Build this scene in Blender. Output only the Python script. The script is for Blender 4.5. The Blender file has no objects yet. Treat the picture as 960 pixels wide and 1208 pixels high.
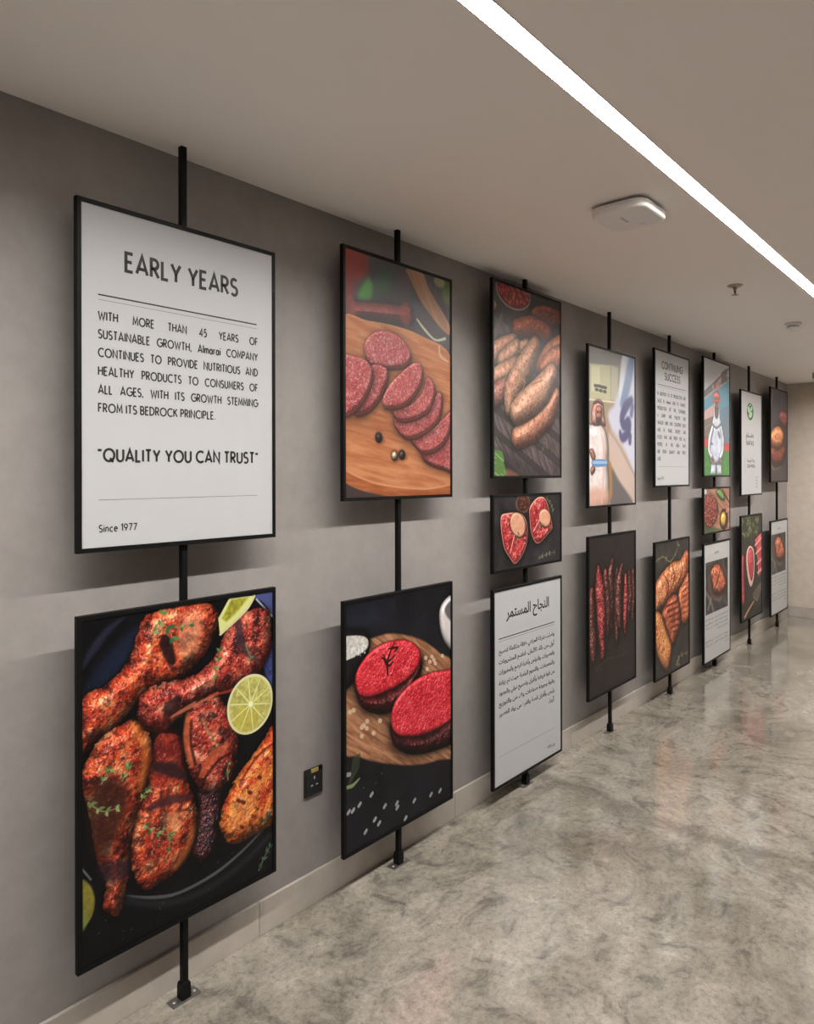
import bpy, bmesh, math, random
import numpy as np
from mathutils import Matrix, Vector
import unicodedata

# ------------------------------------------------------------------ camera, world, light, exposure
SC = bpy.context.scene
COL = SC.collection
EYE = 1.662
YAW = 0.7081
cam = bpy.data.cameras.new('camera')
cam_o = bpy.data.objects.new('camera', cam)
COL.objects.link(cam_o)
cam_o.matrix_world = (Matrix.Translation((0, 0, EYE)) @ Matrix.Rotation(YAW - math.pi / 2, 4, 'Z')
                      @ Matrix.Rotation(math.pi / 2, 4, 'X') @ Matrix.Rotation(-0.0019, 4, 'Z'))
cam.sensor_fit = 'VERTICAL'
cam.sensor_height = 36.0
cam.lens = 36.0 * 850 / 1208
cam.shift_y = -(604 - 558.9) / 1208
cam.clip_start = 0.02
SC.camera = cam_o
SC.view_settings.view_transform = 'Standard'
SC.view_settings.look = 'None'
SC.view_settings.gamma = 1
SC.view_settings.use_curve_mapping = False
SC.view_settings.exposure = 0.27
world = bpy.data.worlds.new('hall_ambience')
SC.world = world
world.use_nodes = True
world.node_tree.nodes['Background'].inputs[0].default_value = (1.0, 0.96, 0.93, 1)
WORLD_STRENGTH = 0.06
world.node_tree.nodes['Background'].inputs[1].default_value = WORLD_STRENGTH
STRIP_POWER = 145.0

# ------------------------------------------------------------------ layout (metres): x along the wall, y towards it, z up
H = 2.70
WALL = 2.101
POLE_Y = 2.027
S0, STEP = 1.2751, 1.0322
BACK = 9.27
X0, Y0 = -3.2, -2.6          # open end behind the viewer, hall side closed by an added wall
PW, PT = 0.70, 0.018         # poster width and thickness
STRIP_Y, STRIP_W = 0.912, 0.055


# ------------------------------------------------------------------ mesh helpers
def new_obj(name, bm, mats, parent=None, loc=(0, 0, 0), smooth=False):
    me = bpy.data.meshes.new(name)
    bm.normal_update()
    bm.to_mesh(me)
    bm.free()
    for m in (mats if isinstance(mats, (list, tuple)) else [mats]):
        me.materials.append(m)
    if smooth:
        for p in me.polygons:
            p.use_smooth = True
    o = bpy.data.objects.new(name, me)
    COL.objects.link(o)
    o.location = loc
    if parent:
        o.parent = parent
    return o


def thing(name, label, cat, loc, group=None):
    o = bpy.data.objects.new(name, None)
    o.empty_display_size = 0.1
    COL.objects.link(o)
    o.location = loc
    o['label'] = label
    o['category'] = cat
    if group:
        o['group'] = group
    return o


def structure(o, label=None):
    o['kind'] = 'structure'
    if label:
        o['label'] = label
    return o


def box(bm, x0, x1, y0, y1, z0, z1, bev=0.0, seg=2):
    r = bmesh.ops.create_cube(bm, size=1)
    vs = r['verts']
    bmesh.ops.scale(bm, vec=(x1 - x0, y1 - y0, z1 - z0), verts=vs)
    bmesh.ops.translate(bm, vec=((x0 + x1) / 2, (y0 + y1) / 2, (z0 + z1) / 2), verts=vs)
    if bev:
        es = list({e for v in vs for e in v.link_edges})
        bmesh.ops.bevel(bm, geom=es, offset=bev, segments=seg, profile=0.5, affect='EDGES')


def lathe(bm, prof, n=32, cx=0, cy=0):
    """prof: list of (radius, z); closes ends where the radius is not zero."""
    rings = []
    for r, z in prof:
        rings.append([bm.verts.new((cx + r * math.cos(2 * math.pi * k / n), cy + r * math.sin(2 * math.pi * k / n), z)) for k in range(n)])
    for a, b in zip(rings, rings[1:]):
        for k in range(n):
            try:
                bm.faces.new((a[k], a[(k + 1) % n], b[(k + 1) % n], b[k]))
            except ValueError:
                pass
    bm.faces.new(list(reversed(rings[0])))
    bm.faces.new(rings[-1])
    bmesh.ops.recalc_face_normals(bm, faces=bm.faces)


# ------------------------------------------------------------------ materials
def mat(name, col, rough=0.5, metal=0.0, spec=0.5):
    m = bpy.data.materials.new(name)
    m.use_nodes = True
    b = m.node_tree.nodes['Principled BSDF']
    b.inputs['Base Color'].default_value = (*col, 1)
    b.inputs['Roughness'].default_value = rough
    b.inputs['Metallic'].default_value = metal
    b.inputs['Specular IOR Level'].default_value = spec
    return m


def nodes(m):
    nt = m.node_tree
    return nt, nt.nodes, nt.links, nt.nodes['Principled BSDF']


def noise_node(nt, vec, scale, detail=4, rough=0.55, dist=0.0):
    n = nt.nodes.new('ShaderNodeTexNoise')
    n.inputs['Scale'].default_value = scale
    n.inputs['Detail'].default_value = detail
    n.inputs['Roughness'].default_value = rough
    n.inputs['Distortion'].default_value = dist
    nt.links.new(vec, n.inputs['Vector'])
    return n.outputs[0]


def ramp(nt, fac, stops):
    r = nt.nodes.new('ShaderNodeValToRGB')
    while len(r.color_ramp.elements) < len(stops):
        r.color_ramp.elements.new(0.5)
    for e, (p, c) in zip(r.color_ramp.elements, stops):
        e.position = p
        e.color = (*c, 1) if not isinstance(c, float) else (c, c, c, 1)
    nt.links.new(fac, r.inputs[0])
    return r.outputs[0]


def mixc(nt, fac, a, b, mode='MIX'):
    n = nt.nodes.new('ShaderNodeMix')
    n.data_type = 'RGBA'
    n.blend_type = mode
    for sock, v in ((n.inputs[0], fac), (n.inputs[6], a), (n.inputs[7], b)):
        if isinstance(v, (int, float)):
            sock.default_value = v
        elif isinstance(v, tuple):
            sock.default_value = (*v, 1)
        else:
            nt.links.new(v, sock)
    return n.outputs[2]


def bump(nt, b, height, strength, dist):
    n = nt.nodes.new('ShaderNodeBump')
    n.inputs['Strength'].default_value = strength
    n.inputs['Distance'].default_value = dist
    nt.links.new(height, n.inputs['Height'])
    nt.links.new(n.outputs[0], b.inputs['Normal'])


def obj_coord(nt, scale=(1, 1, 1)):
    t = nt.nodes.new('ShaderNodeTexCoord')
    mp = nt.nodes.new('ShaderNodeMapping')
    mp.inputs['Scale'].default_value = scale
    nt.links.new(t.outputs['Object'], mp.inputs['Vector'])
    return mp.outputs[0]


def plaster(name, c0, c1, c2, rough=0.62, streak=(1, 1, 0.5)):
    m = mat(name, c1, rough, 0, 0.35)
    nt, ns, lk, b = nodes(m)
    v = obj_coord(nt, streak)
    a = noise_node(nt, v, 1.3, 6, 0.6, 0.6)
    c = ramp(nt, a, [(0.3, c0), (0.52, c1), (0.72, c2)])
    f = noise_node(nt, obj_coord(nt), 14, 6, 0.65)
    g = ramp(nt, f, [(0.35, 0.93), (0.65, 1.04)])
    lk.new(mixc(nt, 1.0, c, g, 'MULTIPLY'), b.inputs['Base Color'])
    bump(nt, b, f, 0.06, 0.01)
    return m


M_WALL = plaster('grey_plaster', (0.262, 0.238, 0.226), (0.288, 0.262, 0.248), (0.316, 0.289, 0.274))
M_BACK = plaster('beige_plaster', (0.50, 0.43, 0.36), (0.57, 0.495, 0.42), (0.63, 0.55, 0.47), 0.6, (0.6, 0.6, 0.6))
M_CEIL = mat('ceiling_paint', (0.93, 0.88, 0.85), 0.75, 0, 0.3)
nt, ns, lk, b = nodes(M_CEIL)
bump(nt, b, noise_node(nt, obj_coord(nt), 90, 3), 0.03, 0.002)
M_BASE = plaster('skirting_stone', (0.40, 0.355, 0.31), (0.45, 0.40, 0.35), (0.50, 0.445, 0.39), 0.35)
M_JOINT = mat('skirting_joint', (0.2, 0.18, 0.16), 0.8)


def math_node(nt, op, a, b_=None, c=None, clamp=False):
    n = nt.nodes.new('ShaderNodeMath')
    n.operation = op
    n.use_clamp = clamp
    for k, v in enumerate((a, b_, c)):
        if v is None:
            continue
        if isinstance(v, (int, float)):
            n.inputs[k].default_value = v
        else:
            nt.links.new(v, n.inputs[k])
    return n.outputs[0]


def floor_material():
    """polished concrete: cloudy tone, trowel streaks fanning out, a feathered ridge, mottled patches and small pits"""
    m = mat('polished_concrete', (0.4, 0.37, 0.33), 0.2, 0, 0.5)
    nt, ns, lk, b = nodes(m)
    co = obj_coord(nt)
    # warped coordinates
    wn = nt.nodes.new('ShaderNodeTexNoise')
    wn.inputs['Scale'].default_value = 1.6
    wn.inputs['Detail'].default_value = 4
    lk.new(co, wn.inputs['Vector'])
    va = nt.nodes.new('ShaderNodeVectorMath')
    va.operation = 'MULTIPLY_ADD'
    lk.new(wn.outputs['Color'], va.inputs[0])
    va.inputs[1].default_value = (0.55, 0.55, 0)
    lk.new(co, va.inputs[2])
    warp = va.outputs[0]
    sep = nt.nodes.new('ShaderNodeSeparateXYZ')
    lk.new(co, sep.inputs[0])
    X, Y = sep.outputs[0], sep.outputs[1]
    sw = nt.nodes.new('ShaderNodeSeparateXYZ')
    lk.new(warp, sw.inputs[0])
    big = noise_node(nt, warp, 0.9, 6, 0.62, 0.4)
    base = ramp(nt, big, [(0.32, (0.138, 0.118, 0.090)), (0.45, (0.201, 0.178, 0.144)), (0.58, (0.265, 0.239, 0.201)), (0.72, (0.210, 0.186, 0.152))])
    # crisp mottling
    mid = noise_node(nt, warp, 6.5, 12, 0.70, 0.35)
    c = mixc(nt, 0.9, base, ramp(nt, mid, [(0.37, 0.50), (0.46, 0.92), (0.55, 1.06), (0.66, 1.34)]), 'MULTIPLY')
    # trowel streaks fanning from a point by the wall
    dx = math_node(nt, 'SUBTRACT', sw.outputs[0], 4.3)
    dy = math_node(nt, 'SUBTRACT', sw.outputs[1], 2.0)
    th = math_node(nt, 'ARCTAN2', dy, dx)
    rr = math_node(nt, 'SQRT', math_node(nt, 'ADD', math_node(nt, 'MULTIPLY', dx, dx), math_node(nt, 'MULTIPLY', dy, dy)))
    cb = nt.nodes.new('ShaderNodeCombineXYZ')
    lk.new(math_node(nt, 'MULTIPLY', th, 16.0), cb.inputs[0])
    lk.new(math_node(nt, 'MULTIPLY', rr, 3.2), cb.inputs[1])
    fan = noise_node(nt, cb.outputs[0], 1.6, 8, 0.68, 0.2)
    fv = ramp(nt, fan, [(0.33, 0.62), (0.46, 0.96), (0.62, 1.10), (0.75, 1.2)])
    fm = ramp(nt, noise_node(nt, co, 0.8, 2), [(0.36, 0.4), (0.55, 1.0)])
    c = mixc(nt, fm, c, mixc(nt, 1.0, c, fv, 'MULTIPLY'))
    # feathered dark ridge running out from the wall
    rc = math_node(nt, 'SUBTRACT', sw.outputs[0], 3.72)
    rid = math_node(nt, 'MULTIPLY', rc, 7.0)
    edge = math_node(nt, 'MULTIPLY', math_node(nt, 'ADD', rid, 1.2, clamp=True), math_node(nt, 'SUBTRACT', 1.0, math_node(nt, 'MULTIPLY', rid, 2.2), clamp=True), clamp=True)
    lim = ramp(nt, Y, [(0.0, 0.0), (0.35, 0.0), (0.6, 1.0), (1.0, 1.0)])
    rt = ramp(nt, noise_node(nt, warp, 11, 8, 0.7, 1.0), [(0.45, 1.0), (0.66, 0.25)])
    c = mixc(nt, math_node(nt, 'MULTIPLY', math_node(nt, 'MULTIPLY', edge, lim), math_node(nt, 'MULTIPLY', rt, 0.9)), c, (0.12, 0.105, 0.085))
    fine = noise_node(nt, co, 42, 9, 0.78, 0.1)
    c = mixc(nt, 0.75, c, ramp(nt, fine, [(0.36, 0.50), (0.47, 0.95), (0.64, 1.22)]), 'MULTIPLY')
    grit = noise_node(nt, co, 150, 4, 0.7)
    c = mixc(nt, 0.6, c, ramp(nt, grit, [(0.32, 0.40), (0.42, 1.0), (0.72, 1.15)]), 'MULTIPLY')
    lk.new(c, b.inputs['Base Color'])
    lk.new(ramp(nt, mid, [(0.3, 0.19), (0.7, 0.10)]), b.inputs['Roughness'])
    b.inputs['Coat Weight'].default_value = 0.7
    b.inputs['Coat Roughness'].default_value = 0.09
    h = mixc(nt, 0.5, fine, mid, 'MIX')
    bump(nt, b, h, 0.05, 0.005)
    return m


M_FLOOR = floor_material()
M_BLACK = mat('black_powder_coat', (0.005, 0.005, 0.005), 0.5, 0, 0.12)
nt, ns, lk, b = nodes(M_BLACK)
bump(nt, b, noise_node(nt, obj_coord(nt), 400, 2), 0.08, 0.0005)
M_FRAME = mat('black_frame_lacquer', (0.005, 0.005, 0.005), 0.5, 0, 0.12)
nt, ns, lk, b = nodes(M_FRAME)
bump(nt, b, noise_node(nt, obj_coord(nt), 300, 2), 0.05, 0.0005)
M_BOLT = mat('steel_screw', (0.55, 0.53, 0.5), 0.35, 0.9)
M_PLATE = mat('dark_steel_plate', (0.22, 0.21, 0.20), 0.35, 0.8)
M_WHITE = mat('white_plastic', (0.80, 0.78, 0.76), 0.38)
M_GREYP = mat('grey_plastic', (0.36, 0.34, 0.33), 0.45)
M_CHROME = mat('brushed_chrome', (0.34, 0.31, 0.28), 0.28, 0.95)
M_HOLE = mat('dark_recess', (0.01, 0.01, 0.01), 0.6)
M_INK = mat('black_print_ink', (0.018, 0.017, 0.017), 0.5, 0, 0.3)
M_INK2 = mat('grey_print_ink', (0.10, 0.098, 0.096), 0.5, 0, 0.3)
M_GREEN = mat('green_print_ink', (0.02, 0.10, 0.03), 0.5, 0, 0.3)
M_LGREEN = mat('pale_green_print_ink', (0.36, 0.55, 0.33), 0.5, 0, 0.3)
M_SOCKET = mat('black_glass_plate', (0.01, 0.01, 0.01), 0.15)
M_YELLOW = mat('yellow_tag', (0.34, 0.26, 0.07), 0.5)
M_TRIM = mat('white_aluminium', (0.75, 0.73, 0.70), 0.4)
M_GLOW = bpy.data.materials.new('led_diffuser')
M_GLOW.use_nodes = True
nt = M_GLOW.node_tree
nt.nodes.clear()
out = nt.nodes.new('ShaderNodeOutputMaterial')
em = nt.nodes.new('ShaderNodeEmission')
em.inputs[0].default_value = (1.0, 0.975, 0.94, 1)
em.inputs[1].default_value = STRIP_POWER
nt.links.new(em.outputs[0], out.inputs[0])

# ------------------------------------------------------------------ room shell
bm = bmesh.new()
box(bm, X0, BACK + 0.15, Y0, WALL + 0.15, -0.12, 0)
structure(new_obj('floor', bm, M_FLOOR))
bm = bmesh.new()
box(bm, X0, BACK + 0.15, Y0, STRIP_Y - STRIP_W / 2 - 0.004, H, H + 0.12)
box(bm, X0, BACK + 0.15, STRIP_Y + STRIP_W / 2 + 0.004, WALL + 0.15, H, H + 0.12)
structure(new_obj('ceiling', bm, M_CEIL))
bm = bmesh.new()
box(bm, X0, BACK + 0.15, WALL, WALL + 0.15, 0, H)
structure(new_obj('wall_left', bm, M_WALL))
bm = bmesh.new()
box(bm, BACK, BACK + 0.15, Y0, WALL, 0, H)
structure(new_obj('wall_back', bm, M_BACK))
bm = bmesh.new()
box(bm, X0, BACK + 0.15, Y0 - 0.15, Y0, 0, H)
structure(new_obj('wall_right', bm, M_WALL))  # unseen wall, added so the strip's light bounces back to the ceiling
BH, BT = 0.122, 0.013
bm = bmesh.new()
x = X0
joints = [-1.72, -0.55, 0.62, 1.62, 2.79, 3.96, 5.13, 6.3, 7.47, 8.64]
edges = [X0] + joints + [BACK]
for a, c in zip(edges, edges[1:]):
    box(bm, a + 0.0008, c - 0.0008, WALL - BT, WALL, 0, BH, 0.0012, 1)
structure(new_obj('baseboard_left', bm, M_BASE))
bm = bmesh.new()
for a, c in zip([Y0, -1.4, -0.23, 0.94], [-1.4, -0.23, 0.94, WALL - BT - 0.001]):
    box(bm, BACK - BT, BACK, a + 0.0008, c - 0.0008, 0, BH, 0.0012, 1)
structure(new_obj('baseboard_back', bm, M_BASE))

# ceiling light line: aluminium channel with an opal diffuser
t = thing('strip_light', 'long white glowing linear light recessed in the ceiling', 'ceiling light', (0, STRIP_Y, H))
bm = bmesh.new()
hw = STRIP_W / 2
box(bm, X0, BACK, -hw - 0.004, -hw, -0.0015, 0.06)
box(bm, X0, BACK, hw, hw + 0.004, -0.0015, 0.06)
box(bm, X0, BACK, -hw, hw, 0.05, 0.06)
new_obj('channel', bm, M_TRIM, t)
bm = bmesh.new()
box(bm, X0 + 0.001, BACK - 0.001, -hw + 0.0005, hw - 0.0005, 0.010, 0.015)
new_obj('diffuser', bm, M_GLOW, t)

# ------------------------------------------------------------------ the printed pictures: a small painter working in centimetres
RNG = np.random.default_rng(7)
LAT = RNG.random((256, 256)).astype(np.float32)


def vnoise(x, y, seed=0):
    x = x + seed * 17.31
    y = y + seed * 9.77
    xi = np.floor(x).astype(int)
    yi = np.floor(y).astype(int)
    fx = x - xi
    fy = y - yi
    fx = fx * fx * (3 - 2 * fx)
    fy = fy * fy * (3 - 2 * fy)
    a = LAT[yi & 255, xi & 255]
    b_ = LAT[yi & 255, (xi + 1) & 255]
    c = LAT[(yi + 1) & 255, xi & 255]
    d = LAT[(yi + 1) & 255, (xi + 1) & 255]
    return (a * (1 - fx) + b_ * fx) * (1 - fy) + (c * (1 - fx) + d * fx) * fy


def fbm(x, y, s, seed=0, octs=4, gain=0.55):
    t = 0
    amp = 1.0
    tot = 0
    for k in range(octs):
        t = t + amp * vnoise(x / s * 2 ** k, y / s * 2 ** k, seed + k * 3.1)
        tot += amp
        amp *= gain
    return t / tot


def ss(a, b, x):
    t = np.clip((x - a) / (b - a), 0, 1)
    return t * t * (3 - 2 * t)


def spline(pts, n=5, closed=True):
    p = np.array(pts, float)
    N = len(p)
    out = []
    rng = range(N) if closed else range(N - 1)
    for i in rng:
        if closed:
            p0, p1, p2, p3 = p[i - 1], p[i], p[(i + 1) % N], p[(i + 2) % N]
        else:
            p0, p1, p2, p3 = p[max(i - 1, 0)], p[i], p[i + 1], p[min(i + 2, N - 1)]
        for k in range(n):
            t = k / n
            out.append(0.5 * ((2 * p1) + (-p0 + p2) * t + (2 * p0 - 5 * p1 + 4 * p2 - p3) * t * t + (-p0 + 3 * p1 - 3 * p2 + p3) * t ** 3))
    if not closed:
        out.append(p[-1])
    return np.array(out)


def c3(c):
    return np.array(c, float) / 255.0


class Art:
    def __init__(s, w, h, ppc, bg=(0, 0, 0)):
        s.w, s.h, s.ppc = w, h, ppc
        s.W, s.H = int(w * ppc), int(h * ppc)
        xs = (np.arange(s.W) + 0.5) / ppc
        ys = (np.arange(s.H) + 0.5) / ppc
        s.X, s.Y = np.meshgrid(xs, ys)
        s.C = np.zeros((s.H, s.W, 3)) + c3(bg)

    def win(s, pts, pad):
        p = np.array(pts, float).reshape(-1, 2)
        x0, y0 = p.min(0) - pad
        x1, y1 = p.max(0) + pad
        a = max(0, int(x0 * s.ppc))
        b_ = min(s.W, int(x1 * s.ppc) + 2)
        c = max(0, int(y0 * s.ppc))
        d = min(s.H, int(y1 * s.ppc) + 2)
        return slice(c, max(c, d)), slice(a, max(a, b_))

    def sd(s, pts, sl):
        """signed distance to a polygon, positive inside"""
        X, Y = s.X[sl], s.Y[sl]
        best = np.full(X.shape, 1e9)
        ins = np.zeros(X.shape, bool)
        P = np.array(pts)
        for (ax, ay), (bx, by) in zip(P, np.roll(P, -1, 0)):
            dx, dy = bx - ax, by - ay
            L = dx * dx + dy * dy
            if L < 1e-9:
                continue
            t = np.clip(((X - ax) * dx + (Y - ay) * dy) / L, 0, 1)
            best = np.minimum(best, (X - ax - t * dx) ** 2 + (Y - ay - t * dy) ** 2)
            cr = (ay > Y) != (by > Y)
            if dy != 0:
                ins ^= cr & (X < dx * (Y - ay) / dy + ax)
        d = np.sqrt(best)
        return np.where(ins, d, -d)

    def line_d(s, pts, rad, sl):
        """distance inside a tapered stroke (positive inside)"""
        X, Y = s.X[sl], s.Y[sl]
        best = np.full(X.shape, -1e9)
        if np.isscalar(rad):
            rad = [rad] * len(pts)
        for (a, ra), (b_, rb) in zip(zip(pts, rad), zip(pts[1:], rad[1:])):
            dx, dy = b_[0] - a[0], b_[1] - a[1]
            L = max(dx * dx + dy * dy, 1e-9)
            t = np.clip(((X - a[0]) * dx + (Y - a[1]) * dy) / L, 0, 1)
            d = np.hypot(X - a[0] - t * dx, Y - a[1] - t * dy)
            best = np.maximum(best, ra + (rb - ra) * t - d)
        return best

    def put(s, sl, m, col):
        m = np.asarray(m)[..., None]
        s.C[sl] = s.C[sl] * (1 - m) + col * m

    def flat(s, pts, col, smooth=True, soft=0.0, alpha=1.0, tex=0.0, ts=2.0, seed=1):
        P = spline(pts) if smooth else np.array(pts, float)
        sl = s.win(P, 1 + soft * 2)
        d = s.sd(P, sl)
        w = max(soft, 0.6 / s.ppc)
        m = ss(-w, w, d) * alpha
        c = np.zeros(d.shape + (3,)) + c3(col)
        if tex:
            c = c * (1 + tex * (fbm(s.X[sl], s.Y[sl], ts, seed) * 2 - 1))[..., None]
        s.put(sl, m, c)
        return P

    def stroke(s, pts, rad, col, alpha=1.0, soft=0.0, smooth=True):
        P = spline(pts, 4, False) if smooth and len(pts) > 2 else np.array(pts, float)
        if not np.isscalar(rad):
            rad = np.interp(np.linspace(0, 1, len(P)), np.linspace(0, 1, len(rad)), rad)
        sl = s.win(P, float(np.max(rad)) + soft + 1)
        d = s.line_d(P, rad, sl)
        w = max(soft, 0.6 / s.ppc)
        s.put(sl, ss(-w, w, d) * alpha, c3(col))

    def shadow(s, d, sl, dist, strength):
        s.C[sl] *= (1 - strength * np.exp(-np.clip(-d, 0, 99) / dist))[..., None]

    def body(s, d, sl, cols, edge=4.0, bs=1.5, bump=0.5, spec=0.4, seed=1, cs=3.0, dark=0.25, char=0.0, chs=4.0, speck=None, spk=0.7, shadow=1.2, gain=1.0, flatt=0.0, shn=40, rim=0.3, shk=0.7, wob=0.0, ws=2.0):
        """a rounded, bumpy, glossy piece of food; d = signed distance"""
        X, Y = s.X[sl], s.Y[sl]
        if wob:
            d = d + wob * (fbm(X, Y, ws, seed + 41, 4, 0.6) * 2 - 1)
        if shadow:
            s.shadow(d, sl, shadow, shk)
        u = np.clip(d / edge, 0, 1)
        h = np.sqrt(np.clip(1 - (1 - u) ** 2, 0, 1)) * edge * (1 - flatt)
        b1 = fbm(X, Y, bs, seed, 4, 0.6)
        h = h + bump * b1
        gy, gx = np.gradient(h, 1 / s.ppc)
        nz = 1 / np.sqrt(gx * gx + gy * gy + 1)
        nx, ny = -gx * nz, -gy * nz
        lx, ly, lz = -0.35, -0.62, 0.70
        dif = np.clip(nx * lx + ny * ly + nz * lz, 0, 1)
        hx, hy, hz = lx, ly, lz + 1
        hl = math.sqrt(hx * hx + hy * hy + hz * hz)
        sp = np.clip((nx * hx + ny * hy + nz * hz) / hl, 0, 1) ** shn
        f = np.clip((fbm(X, Y, cs, seed + 11, 4, 0.6) - 0.28) / 0.46, 0, 1) * (len(cols) - 1)
        c = np.zeros(X.shape + (3,))
        for i, cc in enumerate(cols):
            c += np.clip(1 - np.abs(f - i), 0, 1)[..., None] * c3(cc)
        if speck:
            for (sc, dens, size) in speck:
                q = ss(dens, dens + 0.08, vnoise(X / size, Y / size, seed + 5 + size) * 0.75 + 0.25 * vnoise(X / size * 2.3, Y / size * 2.3, seed + 6))
                c = c * (1 - q[..., None] * spk) + c3(sc) * q[..., None] * spk
        if char:
            q = ss(0.55, 0.72, fbm(X, Y, chs, seed + 23, 4, 0.6)) * char
            c = c * (1 - q[..., None]) + c3((28, 16, 16)) * q[..., None]
        lit = (dark + (1.25 - dark) * dif ** 1.15) * (1 - rim + rim * ss(0, edge * 0.5, d)) * gain
        c = np.clip(c * lit[..., None] + (spec * sp)[..., None] * np.array([1, 0.95, 0.92]), 0, 1)
        s.put(sl, ss(-0.7 / s.ppc, 0.7 / s.ppc, d), c)

    def piece(s, pts, cols, smooth=True, **k):
        P = spline(pts) if smooth else np.array(pts, float)
        sl = s.win(P, 6)
        s.body(s.sd(P, sl), sl, cols, **k)

    def tube(s, pts, rad, cols, **k):
        P = spline(pts, 5, False) if len(pts) > 2 else np.array(pts, float)
        if not np.isscalar(rad):
            rad = np.interp(np.linspace(0, 1, len(P)), np.linspace(0, 1, len(rad)), rad)
        sl = s.win(P, float(np.max(rad)) + 6)
        k.setdefault('edge', float(np.max(rad)))
        s.body(s.line_d(P, rad, sl), sl, cols, **k)

    def ell(s, cx, cy, rx, ry, a=0.0, n=18):
        th = np.linspace(0, 2 * math.pi, n, endpoint=False)
        ca, sa = math.cos(a), math.sin(a)
        return [(cx + rx * math.cos(t) * ca - ry * math.sin(t) * sa, cy + rx * math.cos(t) * sa + ry * math.sin(t) * ca) for t in th]

    def sprig(s, pts, leaf=1.3, n=5, seed=0, cols=((86, 122, 70), (130, 150, 95), (48, 92, 52)), w=0.22):
        r = random.Random(seed)
        P = spline(pts, 6, False)
        s.stroke(P, [w, w * 0.5], (128, 118, 72), smooth=False)
        for k in range(n):
            i = int((k + 0.6) / n * (len(P) - 1))
            x, y = P[i]
            tx, ty = P[min(i + 1, len(P) - 1)] - P[max(i - 1, 0)]
            a0 = math.atan2(ty, tx)
            for sgn in (-1, 1):
                a = a0 + sgn * r.uniform(0.5, 1.1)
                L = leaf * r.uniform(0.7, 1.25)
                e = (x + L * math.cos(a), y + L * math.sin(a))
                s.stroke([(x, y), ((x + e[0]) / 2, (y + e[1]) / 2), e], [w * 0.5, leaf * 0.3, leaf * 0.1], r.choice(cols), smooth=False)

    def grains(s, n, box_, r0, r1, col, seed, alpha=1.0):
        r = random.Random(seed)
        for k in range(n):
            x, y = r.uniform(box_[0], box_[2]), r.uniform(box_[1], box_[3])
            q = r.uniform(r0, r1)
            a = r.uniform(0, 3.14)
            s.stroke([(x, y), (x + q * math.cos(a), y + q * math.sin(a))], q * 0.7, col, alpha * r.uniform(0.6, 1), smooth=False)

    def noise_tint(s, scale, amt, seed=3):
        s.C *= (1 + amt * (fbm(s.X, s.Y, scale, seed) * 2 - 1))[..., None]

    def wood(s, pts, c0, c1, ang=0.0, scale=1.2, seed=2, edge=None, smooth=True):
        P = spline(pts) if smooth else np.array(pts, float)
        sl = s.win(P, 2)
        d = s.sd(P, sl)
        X, Y = s.X[sl], s.Y[sl]
        u = X * math.cos(ang) + Y * math.sin(ang)
        v = -X * math.sin(ang) + Y * math.cos(ang)
        f = fbm(u / 9, v, scale, seed, 4, 0.6)
        f = np.clip((f - 0.3) / 0.4, 0, 1)[..., None]
        col = c3(c0) * (1 - f) + c3(c1) * f
        if edge:
            q = ss(edge, 0, d)[..., None]
            col = col * (1 - 0.5 * q)
        s.put(sl, ss(-0.6 / s.ppc, 0.6 / s.ppc, d), col)

    def image(s, name, gain=1.0):
        a = np.clip(s.C, 0, 1)
        lin = np.where(a <= 0.04045, a / 12.92, ((a + 0.055) / 1.055) ** 2.4) * gain
        lin = np.clip(lin, 0, 0.86)
        a = np.where(lin <= 0.0031308, lin * 12.92, 1.055 * lin ** (1 / 2.4) - 0.055)
        im = bpy.data.images.new(name, s.W, s.H)
        px = np.ones((s.H, s.W, 4), np.float32)
        px[..., :3] = a[::-1]
        im.pixels.foreach_set(px.ravel())
        im.update()
        im.pack()
        return im


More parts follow.
